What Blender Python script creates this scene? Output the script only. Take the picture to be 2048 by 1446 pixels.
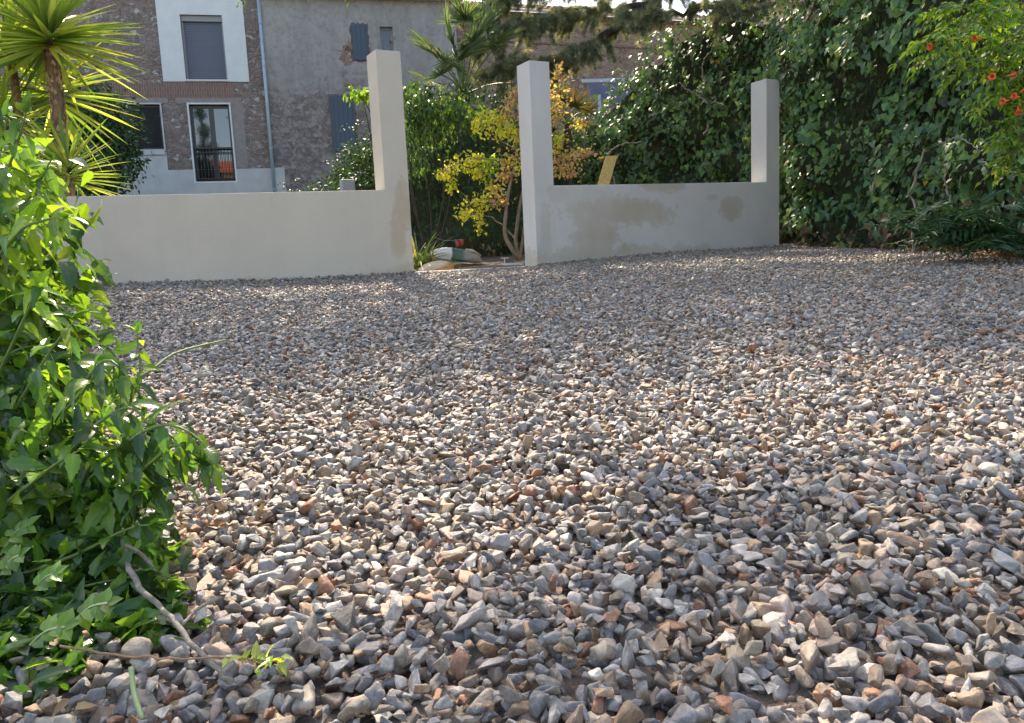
import bpy, bmesh, math, random
import numpy as np
from math import sin, cos, tan, pi, radians, sqrt, exp
from mathutils import Vector, Matrix, noise as mnoise

for o in list(bpy.data.objects): bpy.data.objects.remove(o)
SC = bpy.context.scene
COL = SC.collection
rng = np.random.default_rng(7)
random.seed(7)

# ------------------------------------------------------------------ camera
F, ZC, PITCH, AL = 1490.0, 0.47, radians(7.6), 0.046
r0 = np.array([1, 0, 0.]); f0 = np.array([0, cos(PITCH), -sin(PITCH)]); u0 = np.array([0, sin(PITCH), cos(PITCH)])
CR = cos(AL)*r0 - sin(AL)*u0; CU = sin(AL)*r0 + cos(AL)*u0
CAM = np.array([0, 0, ZC])
cam = bpy.data.cameras.new('camera'); camo = bpy.data.objects.new('camera', cam); COL.objects.link(camo)
M = Matrix(((CR[0], CU[0], -f0[0], 0), (CR[1], CU[1], -f0[1], 0), (CR[2], CU[2], -f0[2], ZC), (0, 0, 0, 1)))
camo.matrix_world = M
cam.sensor_width = 36; cam.lens = 36*F/2048; cam.clip_start = 0.05; cam.clip_end = 1000
SC.camera = camo
SC.render.resolution_x = 1024; SC.render.resolution_y = 723

# ------------------------------------------------------------------ sky and sun
SUN_EL, SUN_AZ = radians(47), radians(-14)          # azimuth measured from +Y towards +X
W = bpy.data.worlds.new('World'); SC.world = W; W.use_nodes = True
nt = W.node_tree; nt.nodes.clear()
sky = nt.nodes.new('ShaderNodeTexSky'); sky.sky_type = 'NISHITA'; sky.sun_disc = False
sky.sun_elevation = SUN_EL; sky.sun_rotation = SUN_AZ; sky.air_density = 1.0; sky.dust_density = 2.0; sky.ozone_density = 1.0
bg = nt.nodes.new('ShaderNodeBackground'); bg.inputs[1].default_value = 0.15
wo = nt.nodes.new('ShaderNodeOutputWorld')
nt.links.new(sky.outputs[0], bg.inputs[0]); nt.links.new(bg.outputs[0], wo.inputs[0])
sl = bpy.data.lights.new('sun', 'SUN'); sl.energy = 2.9; sl.angle = radians(0.55); sl.color = (1.0, 0.92, 0.79)
so = bpy.data.objects.new('sun', sl); COL.objects.link(so)
SUND = Vector((sin(SUN_AZ)*cos(SUN_EL), cos(SUN_AZ)*cos(SUN_EL), sin(SUN_EL)))
so.rotation_euler = SUND.to_track_quat('Z', 'Y').to_euler()
vs = SC.view_settings
vs.view_transform = 'Standard'; vs.look = 'None'; vs.gamma = 1; vs.exposure = 1.68
vs.use_white_balance = True; vs.white_balance_temperature = 7450; vs.white_balance_tint = 11

# ------------------------------------------------------------------ helpers: geometry of the place
def ray(x, y): return f0 + CR*(x-1024)/F - CU*(y-723)/F
def atY(x, y, Y):
    d = ray(x, y); return CAM + d*Y/d[1]
def onplane(x, y, p0, n):
    d = ray(x, y); return CAM + d*(((p0-CAM)@n)/(d@n))
def sstep(a, b, x):
    t = np.clip((x-a)/(b-a), 0, 1); return t*t*(3-2*t)
def gz(x, y):
    x = np.asarray(x, float); y = np.asarray(y, float)
    yy = np.clip(y, -4, 26)
    z = 0.052*yy + 0.115*sstep(-0.9, -3.4, x)*sstep(3.2, 5.6, y)*sstep(20, 9, y)
    z = z + 0.012*np.sin(x*1.7+y*0.9)*np.sin(y*1.3-x*0.6+1)*sstep(0.3, 2, y)
    z = z - 0.03*sstep(1.2, 4.2, x)*sstep(11, 5, y)
    return z
TH = radians(30)
WU = np.array([cos(TH), sin(TH), 0]); WN = np.array([-sin(TH), cos(TH), 0])
P0 = atY(1063, 200, 8.0); P0[2] = 0
def wp(s, t, z): return P0 + WU*s + WN*t + np.array([0, 0, z])

# ------------------------------------------------------------------ helpers: meshes
class MB:
    def __init__(s): s.v = []; s.c = []; s.l = []; s.fl = []; s.fs = []; s.m = []; s.n = 0
    def add(s, verts, faces, col=(1, 1, 1), luv=None, mat=0):
        verts = np.asarray(verts, float).reshape(-1, 3); n = len(verts)
        s.v.append(verts)
        c = np.asarray(col, float)
        if c.ndim == 1: c = np.tile(c, (n, 1))
        s.c.append(c)
        s.l.append(np.zeros((n, 3)) if luv is None else np.asarray(luv, float))
        for f in faces:
            s.fl.extend([i+s.n for i in f]); s.fs.append(len(f)); s.m.append(mat)
        s.n += n
        return s
    def add_np(s, verts, faces, col, luv):           # faces: (m,k) index array
        s.v.append(verts); s.c.append(col); s.l.append(luv)
        s.fl.extend((faces+s.n).ravel().tolist()); s.fs.extend([faces.shape[1]]*len(faces)); s.m.extend([0]*len(faces))
        s.n += len(verts)
    def box(s, x0, x1, y0, y1, z0, z1, col=(1, 1, 1), mat=0):
        v = [(x0, y0, z0), (x1, y0, z0), (x1, y1, z0), (x0, y1, z0), (x0, y0, z1), (x1, y0, z1), (x1, y1, z1), (x0, y1, z1)]
        return s.add(v, [(0, 3, 2, 1), (4, 5, 6, 7), (0, 1, 5, 4), (1, 2, 6, 5), (2, 3, 7, 6), (3, 0, 4, 7)], col, mat=mat)
    def tube(s, pts, rad, sides=6, col=(1, 1, 1), cap=True):
        pts = [Vector(p) for p in pts]; n = len(pts)
        if not hasattr(rad, '__len__'): rad = [rad]*n
        vs_ = []; ref = Vector((0.3, 0.2, 1)).normalized()
        for i, p in enumerate(pts):
            d = (pts[min(i+1, n-1)]-pts[max(i-1, 0)])
            d = d.normalized() if d.length > 1e-9 else Vector((0, 0, 1))
            a = d.cross(ref)
            if a.length < .05: a = d.cross(Vector((1, 0, 0)))
            a.normalize(); b = d.cross(a)
            for k in range(sides):
                t = 2*pi*k/sides; vs_.append(p+(a*cos(t)+b*sin(t))*rad[i])
        fs = [(i*sides+k, i*sides+(k+1) % sides, (i+1)*sides+(k+1) % sides, (i+1)*sides+k) for i in range(n-1) for k in range(sides)]
        if cap: fs += [tuple(range(sides))[::-1], tuple((n-1)*sides+k for k in range(sides))]
        return s.add([tuple(v) for v in vs_], fs, col)
    def build(s, name, mat, parent=None, smooth=False, loc=None):
        me = bpy.data.meshes.new(name)
        V = np.concatenate(s.v) if s.v else np.zeros((0, 3))
        if loc is not None: V = V-np.asarray(loc)
        fs = np.array(s.fs, dtype=np.int32)
        me.vertices.add(len(V)); me.vertices.foreach_set('co', V.astype(np.float32).ravel())
        me.loops.add(len(s.fl)); me.loops.foreach_set('vertex_index', np.array(s.fl, dtype=np.int32))
        me.polygons.add(len(fs)); me.polygons.foreach_set('loop_start', np.concatenate([[0], np.cumsum(fs)[:-1]]).astype(np.int32))
        me.polygons.foreach_set('loop_total', fs)
        if isinstance(mat, (list, tuple)):
            for m_ in mat: me.materials.append(m_)
            me.polygons.foreach_set('material_index', np.array(s.m, dtype=np.int32))
        else: me.materials.append(mat)
        me.update(calc_edges=True)
        a = me.attributes.new('col', 'FLOAT_COLOR', 'POINT')
        c = np.concatenate(s.c); a.data.foreach_set('color', np.concatenate([c, np.ones((len(c), 1))], 1).astype(np.float32).ravel())
        a = me.attributes.new('luv', 'FLOAT_VECTOR', 'POINT'); a.data.foreach_set('vector', np.concatenate(s.l).astype(np.float32).ravel())
        me.polygons.foreach_set('use_smooth', np.full(len(fs), bool(smooth)))
        me.validate()
        o = bpy.data.objects.new(name, me); COL.objects.link(o)
        if loc is not None: o.location = loc
        if parent is not None: o.parent = parent
        return o
def tag(o, label=None, cat=None, group=None, kind=None):
    if label: o['label'] = label
    if cat: o['category'] = cat
    if group: o['group'] = group
    if kind: o['kind'] = kind
    return o
def thing(name, label, cat, loc=(0, 0, 0), rz=0, group=None):
    o = bpy.data.objects.new(name, None); COL.objects.link(o)
    o.location = tuple(float(a) for a in loc); o.rotation_euler = (0, 0, rz); o.empty_display_size = .2
    return tag(o, label, cat, group)
def bevel(o, w, seg=2, cond=None, smooth=True):
    bm = bmesh.new(); bm.from_mesh(o.data)
    es = [e for e in bm.edges if len(e.link_faces) == 2 and e.calc_face_angle(0) > .5 and (cond is None or cond((e.verts[0].co+e.verts[1].co)/2, e))]
    bmesh.ops.bevel(bm, geom=es, offset=w, segments=seg, profile=.5, affect='EDGES')
    bm.to_mesh(o.data); bm.free()
    return o

# ------------------------------------------------------------------ helpers: materials
class N:
    def __init__(s, name):
        s.m = bpy.data.materials.new(name); s.m.use_nodes = True; s.t = s.m.node_tree; s.t.nodes.clear()
        s.out = s.t.nodes.new('ShaderNodeOutputMaterial')
    def n(s, typ, ins=None, **kw):
        nd = s.t.nodes.new(typ)
        for k, v in kw.items(): setattr(nd, k, v)
        for k, v in (ins or {}).items():
            sock = nd.inputs[k]
            if hasattr(v, 'is_linked') or isinstance(v, bpy.types.NodeSocket): s.t.links.new(v, sock)
            else:
                if isinstance(v, tuple) and len(v) == 3 and sock.type == 'RGBA': v = v+(1,)
                sock.default_value = v
        return nd
    def link(s, a, b): s.t.links.new(a, b)
    def obj(s): return s.n('ShaderNodeTexCoord').outputs['Object']
    def mapv(s, vec, scale=(1, 1, 1), loc=(0, 0, 0), rot=(0, 0, 0)):
        return s.n('ShaderNodeMapping', {'Vector': vec, 'Scale': scale, 'Location': loc, 'Rotation': rot}).outputs[0]
    def noise(s, vec, scale=5, detail=4, rough=.55, dist=0):
        return s.n('ShaderNodeTexNoise', {'Vector': vec, 'Scale': scale, 'Detail': detail, 'Roughness': rough, 'Distortion': dist}).outputs['Fac']
    def ramp(s, fac, stops, interp='LINEAR'):
        r = s.n('ShaderNodeValToRGB', {'Fac': fac}); r.color_ramp.interpolation = interp
        e = r.color_ramp.elements
        while len(e) < len(stops): e.new(.5)
        for el, (p, c) in zip(e, stops):
            el.position = p
            el.color = (c, c, c, 1) if not hasattr(c, '__len__') else tuple(c)+(1,)
        return r.outputs[0]
    def mix(s, fac, a, b, mode='MIX'):
        nd = s.n('ShaderNodeMix', data_type='RGBA', blend_type=mode)
        for k, v in ((0, fac), (6, a), (7, b)):
            if isinstance(v, bpy.types.NodeSocket): s.t.links.new(v, nd.inputs[k])
            else: nd.inputs[k].default_value = v if k == 0 else tuple(v)+(1,) if len(v) == 3 else v
        return nd.outputs[2]
    def math(s, op, a, b=0.0, c=None, clamp=False):
        nd = s.n('ShaderNodeMath', operation=op, use_clamp=clamp)
        for k, v in enumerate((a, b, c)):
            if v is None: continue
            if isinstance(v, bpy.types.NodeSocket): s.t.links.new(v, nd.inputs[k])
            else: nd.inputs[k].default_value = v
        return nd.outputs[0]
    def bump(s, h, strength=.5, dist=.01):
        return s.n('ShaderNodeBump', {'Height': h, 'Strength': strength, 'Distance': dist}).outputs[0]
    def pbr(s, col, rough=.7, normal=None, spec=.5, metal=0, **kw):
        b = s.n('ShaderNodeBsdfPrincipled')
        for k, v in {'Base Color': col, 'Roughness': rough, 'Specular IOR Level': spec, 'Metallic': metal, **kw}.items():
            if isinstance(v, bpy.types.NodeSocket): s.t.links.new(v, b.inputs[k])
            else: b.inputs[k].default_value = tuple(v)+(1,) if hasattr(v, '__len__') and len(v) == 3 and b.inputs[k].type == 'RGBA' else v
        if normal is not None: s.t.links.new(normal, b.inputs['Normal'])
        return b.outputs[0]
    def done(s, sh): s.t.links.new(sh, s.out.inputs[0]); return s.m

def flat(name, col, rough=.6, var=.15, scale=8, bump=.2, metal=0, spec=.5, bd=.005):
    k = N(name); v = k.obj(); n = k.noise(v, scale, 5)
    c = k.mix(k.ramp(n, [(.3, 0), (.7, 1)]), tuple(a*(1-var) for a in col), tuple(min(1, a*(1+var)) for a in col))
    return k.done(k.pbr(c, rough, k.bump(k.noise(v, scale*8, 3), bump, bd), spec, metal))

def leafmat(name, tr=.45, rough=.38, veins=False, tcol=1.7, spec=.5):
    k = N(name)
    a = k.n('ShaderNodeAttribute', attribute_name='col').outputs['Color']
    nrm = None
    c = a
    if veins:
        luv = k.n('ShaderNodeAttribute', attribute_name='luv').outputs['Vector']
        sx = k.n('ShaderNodeSeparateXYZ', {0: luv})
        ax = k.math('ABSOLUTE', sx.outputs[0])
        mid = k.ramp(ax, [(0, 1), (.03, .8), (.06, 0)])
        q = k.math('SUBTRACT', sx.outputs[1], k.math('MULTIPLY', ax, .55))
        w = k.math('ABSOLUTE', k.math('SUBTRACT', k.math('FRACT', k.math('MULTIPLY', q, 8.0)), .5))
        sv = k.ramp(w, [(0, 1), (.09, .5), (.2, 0)])
        vn = k.math('MAXIMUM', mid, k.math('MULTIPLY', sv, .55))
        c = k.mix(k.math('MULTIPLY', vn, .4), a, k.mix(1.0, a, (1.7, 1.5, 1.2), 'MULTIPLY'))
        c = k.mix(k.ramp(k.noise(k.obj(), 60, 3), [(.35, 0), (.7, .35)]), c, k.mix(1.0, c, (.6, .7, .6), 'MULTIPLY'))
        h = k.math('ADD', k.math('MULTIPLY', vn, -.5), k.noise(k.obj(), 45, 2))
        nrm = k.bump(h, .35, .0012)
    p = k.pbr(c, rough, nrm, spec)
    tc = k.mix(1.0, c, (tcol*1.25, tcol*1.05, tcol*.55), 'MULTIPLY')
    t = k.n('ShaderNodeBsdfTranslucent', {'Color': tc})
    if nrm is not None: k.link(nrm, t.inputs['Normal'])
    mx = k.n('ShaderNodeMixShader', {0: tr, 1: p, 2: t.outputs[0]})
    return k.done(mx.outputs[0])

def rendermat(name, base, stains):
    """fine sprayed render; stains = [(s, z, rs, rz, amount)] damp marks in the wall's own coordinates"""
    k = N(name); v = k.obj()
    nz = k.noise(v, 3.2, 6, .62); nf = k.noise(v, 160, 3, .6); n2 = k.noise(v, 11, 5, .7)
    n5 = k.noise(v, 26, 4, .75)
    wob = k.math('ADD', k.math('MULTIPLY', k.math('SUBTRACT', nz, .5), 2.2), k.math('ADD', k.math('MULTIPLY', k.math('SUBTRACT', n2, .5), 1.1), k.math('MULTIPLY', k.math('SUBTRACT', n5, .5), .7)))
    sx = k.n('ShaderNodeSeparateXYZ', {0: v})
    tot = None
    for (s_, z_, rs, rz_, am) in stains:
        a = k.math('POWER', k.math('DIVIDE', k.math('SUBTRACT', sx.outputs[0], s_), rs), 2.0)
        b = k.math('POWER', k.math('DIVIDE', k.math('SUBTRACT', sx.outputs[2], z_), rz_), 2.0)
        d = k.math('SUBTRACT', 1.0, k.math('ADD', k.math('SQRT', k.math('ADD', a, b)), wob))
        f = k.math('MULTIPLY', k.ramp(d, [(0, 0), (.03, .5), (.4, 1)]), am*.85)
        tot = f if tot is None else k.math('MAXIMUM', tot, f)
    c = k.mix(k.ramp(nz, [(.3, 0), (.75, .5)]), base, tuple(a*.88 for a in base))
    c = k.mix(k.ramp(nf, [(.35, .42), (.6, 0)]), c, tuple(a*.68 for a in base))
    if tot is not None: c = k.mix(tot, c, (base[0]*.72, base[1]*.645, base[2]*.53))
    dr = k.noise(k.mapv(v, (9, 9, .5)), 1.6, 4, .6)
    c = k.mix(k.ramp(dr, [(.52, 0), (.72, .28)]), c, (base[0]*.84, base[1]*.8, base[2]*.74))
    c = k.mix(k.ramp(k.noise(v, 1.1, 3), [(.4, 0), (.6, .35)]), c, tuple(min(.8, a*1.1) for a in base))
    hb = k.math('ADD', nf, k.math('MULTIPLY', n2, .6))
    return k.done(k.pbr(c, .9, k.bump(hb, .8, .006), .2))

# ------------------------------------------------------------------ helpers: leaves
def norm(a): return a/np.maximum(np.linalg.norm(a, axis=-1, keepdims=True), 1e-9)
def T_simple():
    v = np.array([(0, 0, 0), (-.27, .42, .07), (0, .45, 0), (.27, .42, .07), (0, 1, -.08)])
    return v, np.array([(0, 2, 1, 1), (0, 3, 2, 2), (1, 2, 4, 4), (2, 3, 4, 4)])[:, :3]
def T_diamond():
    v = np.array([(0, 0, 0), (-.26, .5, .05), (0, 1, -.06), (.26, .5, .05)])
    return v, np.array([(0, 3, 1), (1, 3, 2)])
def T_ivy():
    o = [(0, 0), (-.32, -.12), (-.52, .12), (-.34, .42), (-.3, .62), (0, 1.0), (.3, .62), (.34, .42), (.52, .12), (.32, -.12)]
    v = np.array([(0, .32, .0)] + [(x, y, .09*abs(x)*2-.10*y*y) for x, y in o])
    f = [(0, i+1, (i+1) % 10+1) for i in range(10)]
    return v, np.array(f)
def T_ovate(rows=9, w=.30, fold=.22, curl=.30, serr=.12):
    v = []
    for i in range(rows):
        t = i/(rows-1)
        hw = w*(sin(pi*min(1, t**.72)))**.85*(1-.12*t)+.004
        if serr and 0 < i < rows-1: hw *= 1+(serr if i % 2 else -serr)
        z = -curl*t*t
        v += [(-hw, t-(.03 if i % 2 else 0), z+fold*hw+.012*sin(t*17)), (-hw*.5, t, z+fold*hw*.35), (0, t, z), (hw*.5, t, z+fold*hw*.35), (hw, t-(.03 if i % 2 else 0), z+fold*hw-.012*sin(t*15))]
    f = [(i*5+j, i*5+j+1, (i+1)*5+j+1, (i+1)*5+j) for i in range(rows-1) for j in range(4)]
    return np.array(v), np.array(f)
def T_blade(rows=6, w=.035, fold=.5, curl=.1):
    v = []
    for i in range(rows):
        t = i/(rows-1); hw = w*(min(1, .55+t*2.2))*(1-t**2.2)+.0012
        z = -curl*t*t
        v += [(-hw, t, z+fold*hw), (0, t, z), (hw, t, z+fold*hw)]
    f = [(i*3+j, i*3+j+1, (i+1)*3+j+1, (i+1)*3+j) for i in range(rows-1) for j in range(2)]
    return np.array(v), np.array(f)
TS, TD, TI, TO, TB = T_simple(), T_diamond(), T_ivy(), T_ovate(9, .235, .25, .35, .12), T_blade()
TOC = T_ovate(9, .20, .6, .8, .10)
TOR = T_ovate(7, .36, .2, .15, 0)
def scatter(mb, T, pos, tip, nor, size, col, bend=None):
    """leaves at pos, pointing to tip, facing nor, all vectorised"""
    tv, tf = T; n = len(pos)
    if n == 0: return
    y = norm(tip); z = nor-(nor*y).sum(1, keepdims=True)*y; z = norm(z+1e-6); x = np.cross(y, z)
    size = np.asarray(size, float).reshape(-1, 1) if np.ndim(size) else np.full((n, 1), size)
    V = (tv[None, :, 0:1]*x[:, None]+tv[None, :, 1:2]*y[:, None]+tv[None, :, 2:3]*z[:, None])*size[:, None]+pos[:, None]
    Fx = (tf[None]+np.arange(n)[:, None, None]*len(tv)).reshape(-1, tf.shape[1])
    c = np.repeat(col[:, None], len(tv), 1).reshape(-1, 3)
    luv = np.tile(tv, (n, 1)); luv = luv.copy(); luv[:, 2] = np.repeat(rng.random(n), len(tv))
    mb.add_np(V.reshape(-1, 3), Fx, c, luv)
def rnd(n, s=1.0): return rng.normal(0, s, (n, 3))
def cols(n, palette, jit=.18, w=None):
    p = np.array(palette, float); i = rng.choice(len(p), n, p=w)
    return p[i]*(1+rng.normal(0, jit, (n, 1)))*(1+rng.normal(0, .06, (n, 3)))
def clump_crown(mb, blobs, T, size, dens, palette, clump=.22, droop=.3, w=None, fill=.35):
    """blobs: (x,y,z,rx,ry,rz). leaf clumps over and inside each blob, uneven edge, gaps between clumps"""
    for (bx, by, bz, rx, ry, rz_) in blobs:
        c = np.array([bx, by, bz]); r = np.array([rx, ry, rz_])
        area = 4*pi*((rx*ry)**1.6/3+(rx*rz_)**1.6/3+(ry*rz_)**1.6/3)**(1/1.6)
        nl = int(area*dens); nc = max(4, int(area/(clump*clump)*1.1))
        d = norm(rnd(nc)); rad = np.where(rng.random(nc) < fill, rng.uniform(.3, .85, nc), rng.uniform(.78, 1.12, nc))
        cc = c+d*r*rad[:, None]; cs = clump*rng.uniform(.5, 1.25, nc)
        k = rng.integers(0, nc, nl)
        off = rnd(nl)*cs[k][:, None]*.48
        pos = cc[k]+off
        out = norm((pos-c)/r/r+1e-6)
        nor = norm(out*.8+np.array([0, 0, .55])+rnd(nl, .45))
        tip = norm(out*.5+rnd(nl, .6)+np.array([0, 0, -droop*2]))
        cl = cols(nl, palette, .16, w)*(rng.uniform(.82, 1.2, nc)[k][:, None])
        scatter(mb, T, pos, tip, nor, size*rng.uniform(.65, 1.25, nl), cl)
def spray(mb, pts, T, size, per_m, palette, spread=.03, droop=.3, w=None):
    """leaves along a twig"""
    pts = np.array(pts); seg = np.linalg.norm(np.diff(pts, axis=0), axis=1); L = seg.sum(); n = max(3, int(L*per_m))
    s = np.sort(rng.random(n))*L; cs = np.concatenate([[0], np.cumsum(seg)])
    P_ = np.stack([np.interp(s, cs, pts[:, i]) for i in range(3)], 1)
    D = norm(pts[-1]-pts[0])[None]
    side = norm(np.cross(np.repeat(D, n, 0), np.array([0, 0, 1.])))*np.where(np.arange(n) % 2, 1, -1)[:, None]
    tip = norm(side*.9+D*.6+rnd(n, .3)+np.array([0, 0, -droop]))
    nor = norm(np.array([0, 0, 1.])+rnd(n, .35))
    scatter(mb, T, P_+rnd(n, spread), tip, nor, size*rng.uniform(.6, 1.15, n), cols(n, palette, .15, w))
def smoothpath(pts, n=16):
    pts = np.array(pts, float); t = np.linspace(0, len(pts)-1, n); out = []
    for u in t:
        i = min(int(u), len(pts)-2); f = u-i
        a = pts[max(i-1, 0)]; b = pts[i]; c = pts[i+1]; d = pts[min(i+2, len(pts)-1)]
        out.append(.5*((2*b)+(-a+c)*f+(2*a-5*b+4*c-d)*f*f+(-a+3*b-3*c+d)*f**3))
    return np.array(out)

# ------------------------------------------------------------------ materials
def stone_mat():
    k = N('gravel_stone')
    a = k.n('ShaderNodeAttribute', attribute_name='scol', attribute_type='INSTANCER').outputs['Color']
    rn = k.n('ShaderNodeObjectInfo').outputs['Random']
    rp = k.n('ShaderNodeAttribute', attribute_name='rp').outputs['Vector']
    v = k.n('ShaderNodeVectorMath', {0: rp, 1: k.n('ShaderNodeCombineXYZ', {0: k.math('MULTIPLY', rn, 37.0), 1: k.math('MULTIPLY', rn, 91.0), 2: rn}).outputs[0]}, operation='ADD').outputs[0]
    n1 = k.noise(v, 1.8, 5, .65, .6); n2 = k.noise(v, 6, 6, .72)
    n3 = k.noise(k.mapv(v, (1, 5, 1)), 2.2, 4, .6, 1.5)
    c = k.mix(k.ramp(n1, [(.38, 0), (.62, 1)]), k.mix(1.0, a, (.66, .65, .64), 'MULTIPLY'), k.mix(1.0, a, (1.35, 1.3, 1.25), 'MULTIPLY'))
    c = k.mix(k.ramp(n2, [(.4, .45), (.6, 0)]), c, k.mix(1.0, c, (.55, .52, .5), 'MULTIPLY'))
    c = k.mix(k.ramp(n3, [(.60, 0), (.66, .55), (.7, 0)]), c, (.55, .5, .44))
    n4 = k.noise(k.mapv(v, (.6, .6, .6), (5, 3, 1)), 1.1, 4, .6, .8)
    rust = k.math('MULTIPLY', k.ramp(n4, [(.55, 0), (.66, 1)]), k.ramp(k.math('FRACT', k.math('MULTIPLY', rn, 57.3)), [(.45, 0), (.6, .75)]))
    c = k.mix(rust, c, (.28, .18, .115))
    c = k.mix(k.ramp(k.noise(v, 26, 3, .7), [(.58, 0), (.75, .5)]), c, (.5, .47, .43))
    h = k.math('ADD', k.math('MULTIPLY', n1, 1.0), k.math('MULTIPLY', n2, .7))
    return k.done(k.pbr(c, k.ramp(n2, [(.3, .38), (.7, .68)]), k.bump(h, .8, .0028), .6))
def soil_mat():
    k = N('soil'); v = k.obj()
    n1 = k.noise(v, 1.5, 6); n2 = k.noise(v, 45, 5, .7)
    c = k.mix(k.ramp(n1, [(.35, 0), (.65, 1)]), (.15, .12, .095), (.27, .225, .185))
    c = k.mix(k.ramp(n2, [(.4, .5), (.6, 0)]), c, (.05, .04, .032))
    return k.done(k.pbr(c, .95, k.bump(n2, .9, .02), .2))
def rubble_mat(name, mortar, dark, pale, brick, course=.55, scale=7.5, thr=.42):
    """fieldstones in mortar between levelling courses of thin brick"""
    k = N(name); v = k.obj()
    wv = k.n('ShaderNodeVectorMath', {0: v, 1: k.n('ShaderNodeVectorMath', {0: k.n('ShaderNodeTexNoise', {'Vector': v, 'Scale': 4.5, 'Detail': 4}).outputs['Color'], 1: (.2, .2, .2)}, operation='MULTIPLY').outputs[0]}, operation='ADD').outputs[0]
    mv = k.mapv(wv, (scale, scale, scale*1.55))
    vo = k.n('ShaderNodeTexVoronoi', {'Vector': mv, 'Scale': 1.0, 'Randomness': .95}, feature='F1')
    ve = k.n('ShaderNodeTexVoronoi', {'Vector': mv, 'Scale': 1.0, 'Randomness': .95}, feature='DISTANCE_TO_EDGE')
    cr = k.n('ShaderNodeSeparateColor', {0: vo.outputs['Color']})
    sc = k.ramp(cr.outputs[0], [(0, dark), (.45, tuple((a+b)/2 for a, b in zip(dark, mortar))), (.66, brick), (.74, tuple(a*.6 for a in pale)), (.87, pale)], 'CONSTANT')
    sc = k.mix(k.ramp(k.noise(v, 22, 4), [(.3, .5), (.7, 0)]), sc, tuple(a*.6 for a in dark))
    stone = k.ramp(ve.outputs[0], [(.03, 0), (.12, 1)])
    pres = k.ramp(k.noise(v, 1.3, 4), [(.3, .25), (.6, 1)])
    c = k.mix(k.math('MULTIPLY', stone, pres), k.mix(k.ramp(k.noise(v, 4, 5), [(.3, 0), (.7, 1)]), tuple(a*.7 for a in mortar), mortar), sc)
    sx = k.n('ShaderNodeSeparateXYZ', {0: wv})
    cz = k.math('FRACT', k.math('DIVIDE', sx.outputs[2], course))
    band = k.ramp(cz, [(0, 1), (.13, 1), (.17, 0), (.95, 0), (.99, 1)])
    bt = k.n('ShaderNodeTexBrick', {'Vector': k.n('ShaderNodeCombineXYZ', {0: sx.outputs[0], 1: sx.outputs[2], 2: 0.0}).outputs[0], 'Color1': tuple(brick), 'Color2': tuple(a*.65 for a in brick), 'Mortar': tuple(mortar), 'Scale': 1.0, 'Mortar Size': .008, 'Brick Width': .26, 'Row Height': .045})
    gate = k.ramp(k.noise(k.mapv(v, (1, 1, .4)), 1.6, 3), [(thr-.05, 0), (thr+.08, 1)])
    c = k.mix(k.math('MULTIPLY', band, gate), c, bt.outputs[0])
    h = k.math('ADD', k.math('MULTIPLY', stone, 1.0), k.noise(v, 30, 4))
    return k.done(k.pbr(c, .92, k.bump(h, .8, .03), .2))
def oldrender_mat():
    k = N('weathered_render'); v = k.obj()
    sx = k.n('ShaderNodeSeparateXYZ', {0: v})
    big = k.noise(k.mapv(v, (1, 1, .35)), 1.1, 6, .6); f = k.noise(v, 9, 6, .7); g = k.noise(v, 40, 3)
    streak = k.noise(k.mapv(v, (4, 1, .25)), 2.0, 4)
    c = k.mix(k.ramp(big, [(.3, 0), (.7, 1)]), (.32, .305, .29), (.48, .46, .44))
    c = k.mix(k.ramp(streak, [(.5, 0), (.7, .35)]), c, (.54, .53, .51))
    # lower part: render worn off to rough rubble
    low = k.math('ADD', k.math('MULTIPLY', k.math('SUBTRACT', 6.2, sx.outputs[2]), .35), k.math('MULTIPLY', k.math('SUBTRACT', big, .5), 2.2))
    worn = k.ramp(low, [(.25, 0), (.5, 1)])
    vo = k.n('ShaderNodeTexVoronoi', {'Vector': k.mapv(v, (6, 6, 10)), 'Scale': 1.0}, feature='F1')
    cr = k.n('ShaderNodeSeparateColor', {0: vo.outputs['Color']})
    rc = k.ramp(cr.outputs[0], [(0, (.22, .18, .165)), (.5, (.33, .27, .245)), (.85, (.5, .44, .41))])
    ff = k.noise(v, 5.5, 8, .75, 1.2)
    rc = k.mix(k.ramp(ff, [(.36, 1), (.5, .2), (.64, 0)]), rc, (.14, .115, .105))
    rc = k.mix(k.ramp(ff, [(.52, 0), (.62, .85)]), rc, (.52, .49, .47))
    c = k.mix(k.math('MULTIPLY', worn, .8), c, rc)
    crk = k.n('ShaderNodeTexVoronoi', {'Vector': k.n('ShaderNodeVectorMath', {0: v, 1: k.n('ShaderNodeTexNoise', {'Vector': v, 'Scale': 1.7, 'Detail': 5}).outputs['Color']}, operation='ADD').outputs[0], 'Scale': .55}, feature='DISTANCE_TO_EDGE')
    c = k.mix(k.ramp(crk.outputs[0], [(0, .28), (.004, .15), (.009, 0)]), c, (.14, .13, .13))
    c = k.mix(k.ramp(f, [(.32, .6), (.52, 0)]), c, (.24, .23, .225))
    h = k.math('ADD', k.math('MULTIPLY', f, k.math('ADD', k.math('MULTIPLY', worn, 2.0), .6)), g)
    return k.done(k.pbr(c, .93, k.bump(h, 1.0, .05), .15))
def bark_mat(name, a, b, sc=18, st=(1, 1, .25)):
    k = N(name); v = k.obj(); n = k.noise(k.mapv(v, st), sc, 5, .65)
    return k.done(k.pbr(k.mix(k.ramp(n, [(.35, 0), (.65, 1)]), a, b), .85, k.bump(n, .8, .01), .25))
M_STONE, M_SOIL = stone_mat(), soil_mat()
M_LEAF = leafmat('leaf_green', .42, .4)
M_IVY = leafmat('leaf_ivy', .2, .45, spec=.3, tcol=1.4)
M_BIG = leafmat('leaf_broad', .42, .27, veins=True, tcol=2.2, spec=.6)
M_YEL = leafmat('leaf_autumn', .5, .5, tcol=1.55)
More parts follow.
